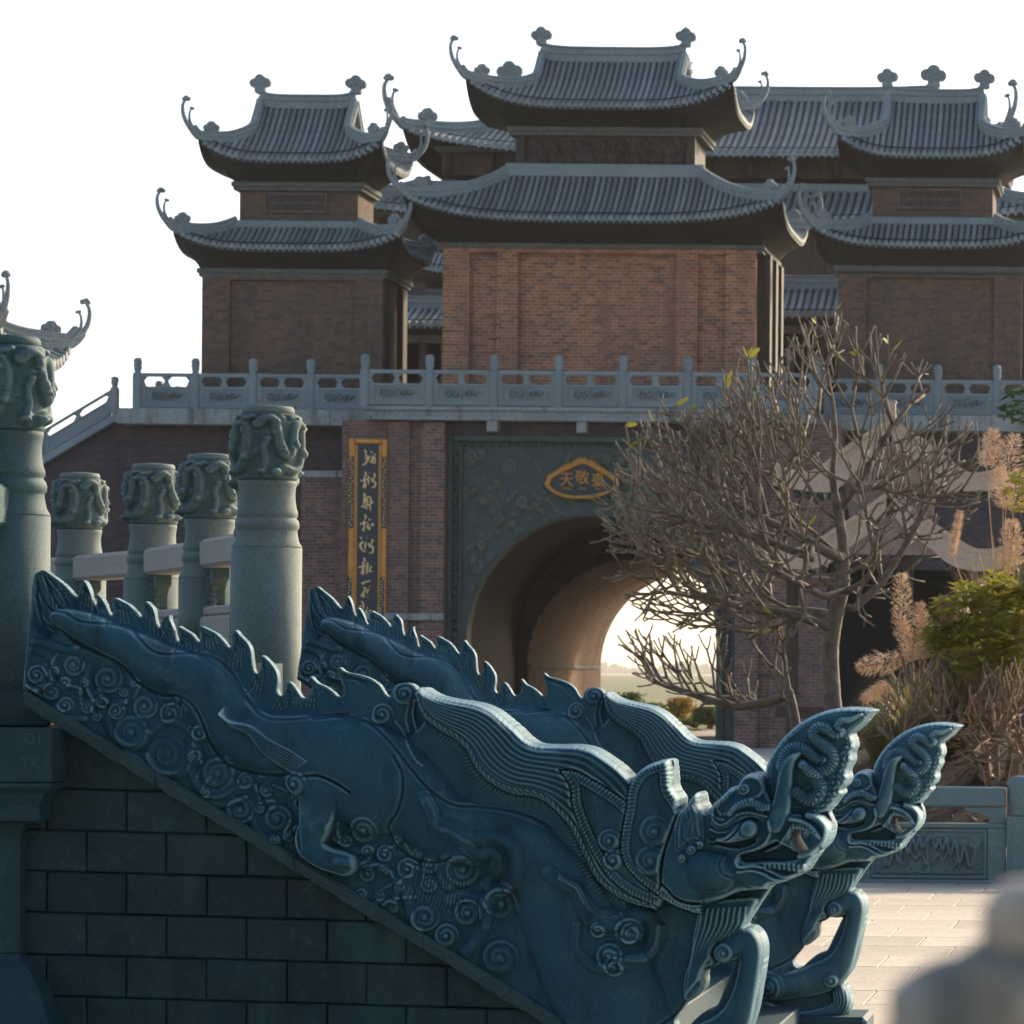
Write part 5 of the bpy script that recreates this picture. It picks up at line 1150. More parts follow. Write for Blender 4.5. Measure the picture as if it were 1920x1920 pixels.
# rails between them
pb = empty('platform_balustrade', (0, 0, 0)); ends = [q.location.copy() for q in ps_] + [Vector((UX(-40, 900, 26.6), 26.6, ZP))]
for a, b in zip(ends[:-1], ends[1:]):
    d = Vector((b.x - a.x, b.y - a.y, 0)); L = d.length; az = math.atan2(d.y, d.x); R = Matrix.Rotation(az, 3, 'Z'); c = Vector(((a.x + b.x) / 2, (a.y + b.y) / 2, 0)); ln = L - 2 * PR - 0.02
    zt = 1.80 + 0.735
    o = MB(); o.box((0, 0, 0), (ln, 0.17, 0.165), 0.022); q = o.build('rail', M['rail_stone'], pb); q.location = c + Vector((0, 0, zt - 0.085)); q.rotation_euler[2] = az
    o = MB(); o.box((0, 0, 0.13), (ln, 0.16, 0.26), 0.015); o.box((0, 0, 0.29), (ln - 0.04, 0.13, 0.055), 0.012); q = o.build('panel', M['rail_stone'], pb); q.location = c + Vector((0, 0, ZP)); q.rotation_euler[2] = az
    for u in (-0.5, 0.5):
        o = MB(); sg2 = -1 if u > 0 else 1
        o.prism([(0, 0), (0.05, 0), (0.055, 0.05), (0.10, 0.09), (0.10, 0.16), (0.15, 0.20), (0.24, 0.225), (0.24, 0.285), (0, 0.285)], -0.045, 0.045)
        for k in range(7): o.lathe([(0.005, -0.03), (0.028, -0.015), (0.034, 0), (0.028, 0.015), (0.005, 0.03)], 8, (0.10 + 0.02 * math.sin(k * 1.7), -0.03 - 0.03 * (k % 2) * 0, 0.02 + k * 0.04))
        q = o.build('bracket', M['pillar_carved'], pb); q.location = c + R @ Vector((u * ln, 0, 0)) + Vector((0, 0, zt - 0.165 - 0.287)); q.rotation_euler[2] = az + (math.pi if u > 0 else 0)
tag(pb, 'pale stone rails and panels joining the receding row of carved pillars', 'balustrade')

# ------------------------------------------------------------------ platform, stair, block wall
YW = Z1 - 0.05                                  # face of the block wall under the near dragon
plat = MB(); xe = UX(52, 1294, Z1) + 0.02
rl_ = [(q.location.x + 0.16, q.location.y + 0.1) for q in ps_]; plat.prism([(xe, Z1 + 0.15), (xe, Z2 + 0.45)] + rl_ + [(-10.4, 27.5), (-13, 27.5), (-13, Z1 + 0.15)], 0.0, ZP - 0.006, 'z'); po = plat.build('platform', M['platform']); po['kind'] = 'structure'
tag(po, kind='structure')
sw = empty('block_wall', (0, 0, 0)); TILT = 0.028
def clip_half(poly, a, b):
    """keep the side of line a->b where cross >= 0"""
    out = []; n = len(poly); f = lambda p: (b[0] - a[0]) * (p[1] - a[1]) - (b[1] - a[1]) * (p[0] - a[0])
    for i in range(n):
        p, q = poly[i], poly[(i + 1) % n]; fp_, fq = f(p), f(q)
        if fp_ >= 0: out.append(p)
        if fp_ * fq < 0: t = fp_ / (fp_ - fq); out.append((p[0] + (q[0] - p[0]) * t, p[1] + (q[1] - p[1]) * t))
    return out
sl = lambda x: 1318 + (x - 54) * 0.612
kw = YW / F_PX
def wpt(px, py): p = U(px, py, YW); return (p.x, p.z)
rb = random.Random(11); rows_y = [1366, 1482, 1560, 1637.5, 1715, 1794, 1872, 1950, 2028, 2110]
for i in range(len(rows_y) - 1):
    y0, y1 = rows_y[i], rows_y[i + 1]; off = 117 if i % 2 else 42
    xs_ = [108, 1000] if i == 0 else [-180 + off + 150 * k for k in range(14)]
    for x0, x1 in zip(xs_[:-1], xs_[1:]):
        if x0 < 105 and y0 < 1480: x0 = 106
        g = 1.1; x1b = x1
        quad = [(x0 + g, y0 + g), (x1b - g, y0 + g), (x1b - g, y1 - g), (x0 + g, y1 - g)]
        quad = [(x, y + TILT * (x - 230) + rb.uniform(-.5, .5)) for x, y in quad]
        quad = clip_half(quad, (54, sl(54)), (1600, sl(1600)))
        if len(quad) < 3: continue
        ar = abs(sum(quad[k][0] * quad[(k + 1) % len(quad)][1] - quad[(k + 1) % len(quad)][0] * quad[k][1] for k in range(len(quad)))) / 2
        if ar < 120 or min(q[1] for q in quad) > 2010: continue
        pts = [wpt(*q) for q in quad]; cx_ = sum(p[0] for p in pts) / len(pts); cz_ = sum(p[1] for p in pts) / len(pts); pr_ = rb.uniform(-0.004, 0.006); n = len(pts); bv = 0.006
        ins_ = [(cx_ + (x - cx_) * (1 - bv / max(0.05, abs(x - cx_))) if abs(x - cx_) > 1e-6 else x, cz_ + (z - cz_) * (1 - bv / max(0.04, abs(z - cz_)))) for x, z in pts]
        m = MB(); vs = [(x, YW - pr_, z) for x, z in ins_] + [(x, YW - pr_ + 0.006, z) for x, z in pts] + [(x, YW + 0.06, z) for x, z in pts]
        m.add(vs, [tuple(range(n))] + [(k, (k + 1) % n, n + (k + 1) % n, n + k) for k in range(n)] + [(n + k, n + (k + 1) % n, 2 * n + (k + 1) % n, 2 * n + k) for k in range(n)])
        m.build('stone_block', M['wall_block'], sw)
core = MB(); A0, A1 = wpt(-200, sl(54)), wpt(1500, sl(1500)); core.prism([(wpt(-200, 1366)[0], 0), wpt(-200, 1366), wpt(130, 1366), wpt(1180, sl(1180) + 2), (wpt(1180, 2000)[0], 0)], YW + 0.03, YW + 0.14); core.build('mortar_core', M['joint'], sw)
# sloping cap slabs, chipped along the lower edge
segs = [54, 300, 560, 800, 1060, 1330]
for a, b in zip(segs[:-1], segs[1:]):
    m = MB(); n = 16; ring = []
    for k in range(n + 1):
        x = a + 1.0 + (b - a - 2.0) * k / n; zt0 = wpt(x, sl(x) - 19); zb0 = wpt(x, sl(x) + 3 + 4.5 * rb.random() ** 2)
        ring.append((zt0, zb0))
    vs = []
    for (t0, b0) in ring: vs += [(t0[0], YW - 0.085, t0[1]), (b0[0], YW - 0.055, b0[1]), (b0[0], YW + 0.02, b0[1] + .002), (t0[0], YW + 0.16, t0[1]), (t0[0], YW - 0.060, t0[1] + 0.012)]
    fs = []
    for k in range(n): fs += [(k * 5 + q, k * 5 + (q + 1) % 5, (k + 1) * 5 + (q + 1) % 5, (k + 1) * 5 + q) for q in range(5)]
    fs += [(0, 1, 2, 3, 4), tuple(n * 5 + q for q in (4, 3, 2, 1, 0))]
    m.add(vs, fs); m.build('cap_slab', M['cap'], sw)
for s_, px, py, sz, c in (('A.4 trai', 176, 1440, 0.058, M['platform']), ):
    p = U(px, py, YW); text(s_, 'scratched_name', (p.x, YW - 0.008, p.z), sz, c, sw, 0.0005, (math.pi / 2, 0.05, 0))
tag(sw, 'dark blue block wall under the near dragon, below the sloping cap', 'wall')
# twin wall under the far dragon
sw2 = empty('block_wall'); d2 = dragon_far.location - dragon_near.location; yw2 = Z2 - 0.05
m = MB()
q0, q1 = U(560, 1290, Z2), U(1640, 1905, Z2); m.prism([(q0.x, 0), (q0.x, q0.z - 0.05), (q1.x - 0.75, 0.27), (q1.x - 0.75, 0)], yw2 - 0.06, yw2 + 0.16); m.build('core', M['wall_block'], sw2)
m = MB(); pz = UZ(1640, 1903, Z2 - 0.1); m.box((q1.x - 0.42, Z2 - 0.02, pz / 2), (0.80, 0.46, pz), 0.02); m.build('plinth', M['platform'], sw2)
tag(sw2, 'far stringer wall and plinth carrying the farther dragon', 'wall')
stp = empty('stone_staircase', (0, 0, 0)); ns = 10
for i in range(ns):
    t = (i + 1) / (ns + 0.0); z = ZP * (1 - t) + 0.0; x0_ = xe + 0.02 + i * 0.29
    if z < 0.02: continue
    m = MB(); m.box((x0_ + 0.145, (Z1 + Z2) / 2 + 0.02, z / 2), (0.288, Z2 - Z1 - 0.44, z), 0.006); m.build('step', M['platform'], stp)
tag(stp, 'stone steps running down between the two dragons', 'staircase')
# pedestal of the nearest pillar, cut by the picture edge
pd = empty('pillar_pedestal'); pc = U(-120, 1400, Z1 - 0.18); pd.location = (pc.x, Z1 + 0.2, 0); kz = (Z1 - 0.2) / F_PX; hz = lambda py: UZ(60, py, Z1 - 0.2)
def psq(name, prof, mat=M['platform']): m = MB(); m.sqlathe([(hx * kz, hx * kz * 0.85 + 0.05, hz(py)) for hx, py in prof]); return m.build(name, mat, pd)
psq('top_block', [(172, 1298), (172, 1302), (172, 1290)][0:0] + [(224, 1466), (226, 1462), (226, 1369), (222, 1365)])
psq('cushion', [(198, 1540), (196, 1512), (206, 1490), (222, 1476), (222, 1468)])
psq('die', [(150, 1790), (150, 1560), (158, 1548), (170, 1542)]); psq('base', [(226, 2100), (226, 1915), (214, 1890), (196, 1850), (170, 1815), (152, 1800), (150, 1792)])
m = MB(); m.box((0, 0, (hz(1365) + hz(1296)) / 2), (2 * 186 * kz, 0.40, hz(1296) - hz(1364)), 0.008); m.build('step_block', M['platform'], pd)
m = MB(); m.box((-0.10, -0.12, (hz(985) + hz(900)) / 2), (0.56, 0.2, hz(900) - hz(985)), 0.02); m.box((-0.10, -0.12, hz(893)), (0.50, 0.16, 0.03), 0.01); m.build('rail_end', M['pillar_shaded'], pd)
m = MB(); m.box((-0.08, -0.05, (hz(1310) + hz(1080)) / 2), (0.44, 0.18, hz(1080) - hz(1310)), 0.01); m.build('panel', M['platform'], pd)
for s_, px, py in (('D1', 68, 1386), ('TK', 62, 1432)):
    p = U(px, py, Z1 - 0.21); yf = -226 * kz * 0.85 - 0.05
    text(s_, 'scratched_mark', (p.x - pd.location.x, yf - 0.002, p.z), 0.06, M['cap'], pd, 0.0005)
tag(pd, 'moulded stone pedestal at the lower left picture edge, scratched with letters', 'pedestal')

M['post_mottled'] = stone('mottled_post_stone', (0.10, 0.125, 0.115), (0.30, 0.28, 0.24), 9.0, 0.8, speck=(0.05, 0.08, 0.08), fine=90, bstr=0.3, wear=(0.62, 0.55, 0.46))
# ------------------------------------------------------------------ blurred post close to the camera
YN = 1.25
npst = pillar('carved_pillar', 2290, 1602, YN, 0.0, 'out-of-focus carved pillar head close up at the lower right corner', 0.4, 'carved pillars of the stair platform', 0.62, {'cap': M['post_pale'], 'carved_head': M['post_mottled']})

# ------------------------------------------------------------------ courtyard paving
pave = tag(MB().box((-2.35, 24.55, 0.012), (7.0, 14.35, 0.02)).build('courtyard_paving', M['joint']), kind='structure')
rp_ = random.Random(21); pm = {}
YC = 31.6
y = 17.4; r = 0
while y < YC - 0.05:
    dpt = 0.86; x = -5.85 + (r * 0.37) % 0.62
    while x < 1.15:
        wv = 0.62; key = rp_.randrange(3)
        if key not in pm: pm[key] = MB().box((0, 0, 0), (0.612, 0.852, 0.02), 0.004).mesh('paving_slab', M['paver'])
        o = obj('paving_slab', pm[key], pave); o.location = (x + wv / 2, min(y + dpt / 2, YC - 0.2), 0.026 + rp_.uniform(-.001, .001)); x += wv
    y += dpt; r += 1

# ------------------------------------------------------------------ courtyard balustrade with dragon panels
cbal = empty('courtyard_balustrade', (0, 0, 0)); kc = YC / F_PX
cz = lambda py: UZ(1750, py, YC)
pxs = [875, 1222, 1568, 1913, 2260]
drel = Relief(0, 0, 300, 86, 1.6)
for i in range(34): drel.spiral(rb.uniform(8, 292), rb.choice((rb.uniform(60, 80), rb.uniform(6, 30))), rb.uniform(5, 9), rb.choice((-1, 1)), 1.5, 3)
for k, s0 in ((0, 6), (1, 296)):
    sg3 = 1 if k == 0 else -1; P_ = lambda x, y: (s0 + sg3 * x, y)
    drel.tube([P_(*q) for q in ((136, 18), (126, 30), (118, 14), (108, 34), (98, 14), (86, 44), (74, 18), (60, 58), (48, 30), (34, 66), (24, 56), (16, 34))], 5.5, 10, scales=(5, 2)); drel.tube([P_(10, 22), P_(20, 30), P_(30, 24)], 9, 9, scales=(4, 3))
    drel.tube([P_(60, 58), P_(74, 66), P_(84, 58)], 4, 7); drel.tube([P_(92, 40), P_(106, 54), P_(118, 44), P_(130, 52), P_(136, 64)], 4, 7)
for i in range(60): drel.tube([(4 + i * 5, 81), (5.5 + i * 5, 82)], 2.2, 4, sm=False)
drel.tube([(150, 4), (146, 40), (150, 78)], 5, 6)
post_m = MB(); hpz = cz(1530); post_m.box((0, 0, hpz / 2), (0.24, 0.24, hpz), 0.015); post_m.box((0, -0.122, hpz * 0.45), (0.15, 0.012, hpz * 0.7), 0.004); pm1 = post_m.mesh('post', M['court'])
hm = MB().lathe([(0.10, 0), (0.115, 0.02), (0.09, 0.05), (0.11, 0.08), (0.12, 0.13), (0.115, 0.22), (0.12, 0.30), (0.08, 0.34)], 18).mesh('post_head', M['court'])
for i, px in enumerate(pxs):
    x = UX(px, 1600, YC); o = obj('post', pm1, cbal); o.location = (x, YC + 0.15, 0.0); h = obj('post_head', hm, o); h.location = (0, 0, hpz)
rme = None
for a, b in zip(pxs[:-1], pxs[1:]):
    xa, xb = UX(a, 1600, YC) + 0.13, UX(b, 1600, YC) - 0.13; c = (xa + xb) / 2; wv = xb - xa
    m = MB(); m.box((c, YC + 0.15, (cz(1476) + cz(1512)) / 2), (wv, 0.17, cz(1476) - cz(1512)), 0.015); m.build('rail', M['court'], cbal)
    m = MB(); z0, z1 = cz(1650), cz(1553); m.box((c, YC + 0.15, (0.02 + z0) / 2), (wv, 0.22, z0 - 0.02), 0.012); m.box((c, YC + 0.16, (z0 + z1) / 2), (wv, 0.10, z1 - z0)); m.box((c, YC + 0.15, z1 + 0.02), (wv, 0.16, 0.04), 0.01)
    for sx in (-1, 1): m.box((c + sx * (wv / 2 - 0.075), YC + 0.14, (z0 + z1) / 2), (0.15, 0.12, z1 - z0 - 0.004))
    po_ = m.build('panel', M['court'], cbal)
    fr = MB(); w2 = wv - 0.34
    for z_ in (z0 + 0.02, z1 - 0.02): fr.box((c, YC + 0.10, z_), (w2, 0.03, 0.024), 0.005)
    for sx in (-1, 1): fr.box((c + sx * w2 / 2, YC + 0.10, (z0 + z1) / 2), (0.024, 0.031, z1 - z0 - 0.02), 0.005)
    fr.build('panel_frame', M['court'], po_)
    if rme is None: q = relief_panel('dragon_carving', drel, w2 - 0.05, z1 - z0 - 0.07, 0.0042, M['court'], po_, (c, YC + 0.108, (z0 + z1) / 2)); rme = q.data
    else: q = obj('dragon_carving', rme, po_); q.location = (c, YC + 0.108, (z0 + z1) / 2)
    for sx in (-1, 1):
        br = MB(); x0_ = c + sx * wv / 2; s = -sx
        br.prism([(x0_, z1 + 0.042), (x0_ + s * 0.16, z1 + 0.042), (x0_ + s * 0.12, z1 + 0.09), (x0_ + s * 0.20, z1 + 0.12), (x0_ + s * 0.34, cz(1513) - 0.03), (x0_ + s * 0.36, cz(1513) - 0.002), (x0_, cz(1513) - 0.002)], YC + 0.10, YC + 0.20); br.build('bracket', M['court'], cbal)
tag(cbal, 'blue-grey stone balustrade with dragon panels across the courtyard', 'balustrade')

# ------------------------------------------------------------------ vegetation materials
def bark(name, c1, c2, c3):
    m, nd, lk, b = mat_new(name); n1 = noise_tex(nd, lk, 9, 6, 0.7); n2 = noise_tex(nd, lk, 30, 4, 0.7)
    col = ramp(nd, lk, n1, [(0.35, c1), (0.6, c2), (0.72, c3)]); lk.new(col, b.inputs['Base Color']); b.inputs['Roughness'].default_value = 0.85; bump(nd, lk, b, n2, 0.5, 0.008); return m
def leafm(name, c1, c2, trans=0.3, scale=1.5):
    m, nd, lk, b = mat_new(name); n1 = noise_tex(nd, lk, scale, 4, 0.7)
    col = ramp(nd, lk, n1, [(0.35, c1), (0.65, c2)]); lk.new(col, b.inputs['Base Color']); b.inputs['Roughness'].default_value = 0.6
    tr = nd.new('ShaderNodeBsdfTranslucent'); lk.new(col, tr.inputs[0]); mx = nd.new('ShaderNodeMixShader'); mx.inputs[0].default_value = trans
    lk.new(b.outputs[0], mx.inputs[1]); lk.new(tr.outputs[0], mx.inputs[2]); lk.new(mx.outputs[0], nd['Material Output'].inputs[0]); return m
M['bark'] = bark('frangipani_bark', (0.085, 0.07, 0.055), (0.20, 0.165, 0.125), (0.33, 0.30, 0.25))
M['twig'] = bark('twig_bark', (0.095, 0.078, 0.055), (0.235, 0.19, 0.135), (0.40, 0.34, 0.26))
M['drytwig'] = bark('dry_stem', (0.14, 0.085, 0.05), (0.34, 0.225, 0.14), (0.50, 0.38, 0.27))
M['leaf_yellow'] = leafm('yellowing_leaf', (0.10, 0.16, 0.02), (0.36, 0.26, 0.03), 0.4, 3)
M['bush'] = leafm('yellow_green_leaf', (0.15, 0.18, 0.025), (0.52, 0.45, 0.06), 0.4, 2.2)
M['dkleaf'] = leafm('dark_green_leaf', (0.012, 0.05, 0.018), (0.03, 0.10, 0.03), 0.25)
M['blade'] = leafm('grass_blade', (0.13, 0.18, 0.03), (0.50, 0.33, 0.10), 0.35, 1.6)
M['plume'] = leafm('grass_plume', (0.52, 0.35, 0.225), (0.76, 0.58, 0.41), 0.4, 4)
M['litter'] = leafm('dry_leaf_litter', (0.16, 0.09, 0.06), (0.38, 0.23, 0.15), 0.1, 6)
M['soil'] = stone('soil', (0.035, 0.028, 0.022), (0.08, 0.06, 0.045), 3, 0.95, fine=20, bstr=0.8, bdist=0.03)
M['far_orange'] = leafm('autumn_leaf', (0.26, 0.17, 0.035), (0.50, 0.33, 0.07), 0.4, 0.5)
M['far_green'] = leafm('far_green_leaf', (0.07, 0.12, 0.03), (0.17, 0.22, 0.05), 0.4, 0.3)
M['tan_mortar'] = stone('tan_mortar', (0.40, 0.305, 0.225), (0.54, 0.43, 0.33), 1.5, 0.9, speck=(0.28, 0.24, 0.20), fine=40)
M['gable_wash'] = stone('gable_wash', (0.22, 0.16, 0.13), (0.32, 0.245, 0.20), 1.5, 0.9, fine=40)

def in_poly_points(poly, n, rn, Y, dep, kx=1.0):
    P = np.array(poly, float); x0, y0 = P.min(0); x1, y1 = P.max(0); out = []; cx, cy = P.mean(0)
    while len(out) < n:
        x, y = rn.uniform(x0, x1), rn.uniform(y0, y1)
        if not inside(np.array([[x]]), np.array([[y]]), poly)[0, 0]: continue
        e = max(0.15, 1 - (abs(x - cx) / (x1 - x0) * 2) ** 2) ** 0.5
        q = U(x, y, Y); out.append((q.x, Y + rn.uniform(-1, 1) * dep * e, q.z))
    return out
rn = random.Random(31); YV = 36.0
W = lambda px, py, dy=0.0, Y=YV: (UX(px, py, Y), Y + dy, UZ(px, py, Y))
def PXY(p): 
    dx, dy = p.x * F_PX / p.y, (HE - p.z) * F_PX / p.y
    return PX0 + dx * _c - dy * _s, PY0 + dx * _s + dy * _c
def pip(x, y, poly):
    r = False
    for (x1, y1), (x2, y2) in zip(poly, poly[1:] + poly[:1]):
        if (y1 > y) != (y2 > y) and x < (x2 - x1) * (y - y1) / (y2 - y1) + x1: r = not r
    return r
def fork_tree(name, base, spine, poly, rtip, expo, L0, maxlev, dep, label, seed, mat, trunk_mat, upw=0.16, step=0.45, ang=(16, 40), three=0.25, cat='tree', group=None, sag=0.0, dbl=0.0):
    """main limbs given as survey lines; every limb sprouts forking twigs that stop at the crown outline"""
    r = random.Random(seed); nodes, par, cnt, chains = [Vector(base)], [-1], [0], []
    def addn(p, k): nodes.append(p); par.append(k); cnt.append(0); return len(nodes) - 1
    seeds = []
    for si, sp in enumerate(spine):
        pts = [Vector(p) for p in crom(sp, 4)]
        k = 0 if si == 0 else min(range(len(nodes)), key=lambda q: (nodes[q] - pts[0]).length); ch = [k]
        for i, p in enumerate(pts):
            k = addn(p, k); ch.append(k)
            if (i > len(pts) * 0.42 and i % 3 == 0) if si == 0 else (i > 1 and (i % 2 == 0 or si in (1, 3, 4, 8, 9, 10))):
                t = (pts[min(i + 1, len(pts) - 1)] - pts[max(0, i - 1)]).normalized()
                seeds.append((k, t, (i % 2) * 2 - 1))
        seeds.append((k, t, 0)); chains.append(ch)
    cx = sum(p[0] for p in poly) / len(poly); cy = sum(p[1] for p in poly) / len(poly); ctr = Vector(U(cx, cy, base[1])); tips = []
    Yc = base[1]
    def sprout(k, d, lev):
        p = nodes[k]; L = L0 * r.uniform(0.7, 1.25) * (0.93 ** lev); out = (p - ctr); out = out.normalized() if out.length > 1e-3 else Vector((0, 0, 1))
        m = 3; ch = [k]; kk = k; dd = d.copy(); ok = True
        for i in range(m):
            dd = (dd + Vector((0, 0, upw * (0.2 + 0.3 * lev / maxlev))) * (1 if i else sag) + out * 0.05 + Vector((r.gauss(0, .05), r.gauss(0, .05), r.gauss(0, .05)))).normalized()
            q = nodes[kk] + dd * (L / m); X_, Y_ = PXY(q)
            if not pip(X_, Y_, poly) or abs(q.y - Yc) > dep:
                ok = False
                if i == 0 or r.random() < 0.5: break
            kk = addn(q, kk); ch.append(kk)
        if len(ch) > 1: chains.append(ch)
        if not ok or lev >= maxlev or (lev > maxlev - 2 and r.random() < 0.2): tips.append(kk); return
        n = 3 if r.random() < three else 2; az = r.uniform(0, 6.283)
        for j in range(n):
            a = math.radians(r.uniform(*ang)); o = dd.orthogonal().normalized(); o = Matrix.Rotation(az + j * 6.283 / n + r.uniform(-.4, .4), 3, dd) @ o
            sprout(kk, (dd * math.cos(a) + o * math.sin(a)).normalized(), lev + 1)
    for k, t, sd in seeds:
        n = 2 if (not sd or r.random() < dbl) else 1
        for j in range(n):
            rv = Vector((r.gauss(0, 1), r.gauss(0, 1), r.gauss(0.25, 0.8))); rv = (rv - t * rv.dot(t)).normalized(); sprout(k, (t * 0.6 + rv * 0.8).normalized(), r.randint(1, 2))
    for i in tips:
        j = i
        while j >= 0: cnt[j] += 1; j = par[j]
    thing = empty(name, base); off = Vector(base); tr = MB(); cr = MB(); rad = lambda i: rtip * max(1, cnt[i]) ** expo
    for ci, ch in enumerate(chains):
        rr_ = [rad(i) for i in ch]; rr_[0] = min(rr_[0], rr_[1] * 1.15); big = ci < len(spine)
        if big: rr_ = [x * (1 + 0.12 * mnoise.noise((i * 1.7, ci * 3.1, 0))) for i, x in enumerate(rr_)]
        (tr if big else cr).tube([nodes[i] - off for i in ch], rr_, 9 if big else 5)
    tr.build('trunk', trunk_mat, thing, fix=False); cr.build('crown', mat, thing, fix=False); tag(thing, label, cat, group)
    return thing, [nodes[i] for i in tips]
crown_poly = [(1112, 955), (1150, 880), (1190, 810), (1240, 765), (1320, 775), (1385, 665), (1450, 690), (1500, 610), (1570, 590), (1625, 612), (1690, 655), (1745, 690), (1750, 760), (1800, 790), (1878, 830), (1820, 900), (1850, 955), (1775, 1000), (1745, 1060), (1690, 1110), (1630, 1160), (1560, 1185), (1480, 1200), (1400, 1200), (1300, 1185), (1205, 1170), (1150, 1080)]
sp_main = [W(1572, 1420), W(1562, 1330), W(1556, 1240), W(1560, 1180), W(1580, 1090), W(1578, 1000), W(1562, 900), W(1566, 800), W(1550, 690)]
spines = [sp_main, [W(1545, 1172, -.1), W(1480, 1150, -.25), W(1400, 1140, -.35), W(1310, 1110, -.4)], [W(1600, 1140, .1), W(1650, 1090, .2), W(1700, 1010, .25), W(1745, 930, .3)],
 [W(1560, 1040, -.2), W(1490, 1000, -.45), W(1410, 960, -.6), W(1330, 900, -.7)], [W(1560, 1090, .3), W(1470, 1080, .6), W(1380, 1040, .85), W(1290, 1010, .9)], [W(1572, 960, .1), W(1630, 880, -.2), W(1680, 800, -.35)], [W(1566, 900, 0), W(1500, 840, .3), W(1450, 770, .4)], [W(1590, 1110, -.2), W(1640, 1080, -.6), W(1660, 1000, -.9)], [W(1550, 1120, -.3), W(1500, 1090, -.8), W(1440, 1060, -1.1)], [W(1548, 1150, .2), W(1450, 1140, .5), W(1350, 1130, .6), W(1260, 1110, .6)], [W(1530, 1050, -.5), W(1430, 1010, -.8), W(1330, 990, -.9), W(1240, 960, -.9)]]
tree, tips = fork_tree('bare_tree', W(1575, 1615), spines, crown_poly, 0.0088, 0.33, 0.37, 5, 1.35, 'large bare frangipani tree with pale forked twigs in front of the arch', 31, M['twig'], M['bark'], dbl=0.0, upw=0.34, ang=(17, 44), three=0.12)
# a few last leaves
lf = MB(); lf.add([(0, 0, 0), (0.03, 0.006, 0.05), (0.022, 0.0, 0.15), (0, -0.01, 0.20), (-0.022, 0.0, 0.15), (-0.03, 0.006, 0.05)], [(0, 1, 2, 3), (0, 3, 4, 5)]); leaf_me = lf.mesh('leaf', M['leaf_yellow'])
for px, py in ((1655, 672), (1640, 685), (1380, 742), (1392, 765), (1245, 790), (1262, 800), (1300, 785), (1325, 795), (1195, 822), (1215, 838), (1500, 930), (1460, 1010), (1405, 662), (1412, 690), (1420, 705), (1535, 608), (1560, 596), (1440, 1235), (1487, 1160), (1805, 940), (1520, 1000), (1660, 668), (1378, 690), (1690, 680)):
    p = Vector(W(px, py)); near = min(tips, key=lambda t: (t.x - p.x) ** 2 + (t.z - p.z) ** 2 + 0.05 * (t.y - 34.5) ** 2)
    o = obj('leaf', leaf_me, tree); o.location = near - Vector(tree.location); o.rotation_euler = (rn.uniform(-1.2, 1.2), rn.uniform(-1.6, 1.6), rn.uniform(0, 6.3)); s = rn.uniform(0.55, 0.95); o.scale = (s, s, s)
YV2 = 37.5
low_poly = [(1140, 1215), (1200, 1185), (1300, 1195), (1380, 1175), (1500, 1170), (1560, 1230), (1545, 1330), (1420, 1335), (1330, 1335), (1210, 1285)]
fork_tree('bare_tree', W(1500, 1580, 0, YV2), [[W(1498, 1450, 0, YV2), W(1492, 1360, 0, YV2), W(1478, 1290, 0, YV2), W(1470, 1230, 0, YV2)], [W(1485, 1300, 0, YV2), W(1440, 1316, 0, YV2), W(1380, 1324, 0, YV2), W(1330, 1312, 0, YV2), W(1270, 1292, 0, YV2), W(1230, 1280, 0, YV2)]], low_poly, 0.0085, 0.37, 0.26, 4, 0.5, 'slender low bare tree reaching a branch across the arch opening', 12, M['twig'], M['bark'], upw=0.5)
# dry bushes behind the courtyard balustrade
def dry_bush(px0, px1, ytop, n, Y, label, seed, nb=5):
    r = random.Random(seed); cx = (px0 + px1) / 2; yb = 1500
    poly = [(px0, yb - 60), (px0 + 10, ytop + 120), (cx - 40, ytop + 20), (cx + 40, ytop), (px1 - 10, ytop + 90), (px1, yb - 60), (cx, yb - 20)]
    poly = [(px0 - 10, yb - 20), (px0, ytop + 90), (cx - 40, ytop + 10), (cx + 40, ytop), (px1 - 10, ytop + 60), (px1 + 10, yb - 20)]; spn = []
    for k in range(nb):
        x = px0 + (px1 - px0) * (0.2 + 0.6 * k / max(1, nb - 1)); x2 = x + r.uniform(-50, 50); spn.append([W(x * .5 + cx * .5, yb - 30, r.uniform(-.2, .2), Y), W(x, yb - 110, r.uniform(-.3, .3), Y), W(x2, (yb + ytop) / 2, r.uniform(-.3, .3), Y)])
    fork_tree('dry_bush', W(cx, yb + 40, 0, Y), spn, poly, 0.0065, 0.34, 0.27, 4, 0.7, label, seed, M['drytwig'], M['drytwig'], upw=0.3, cat='bush', group='leafless bushes in the planting bed')
dry_bush(1640, 1800, 1235, 260, 33.6, 'leafless bush rising just right of the dragon snouts', 3)
dry_bush(1780, 1960, 1250, 260, 33.4, 'leafless bush at the right edge above the courtyard rail', 8)

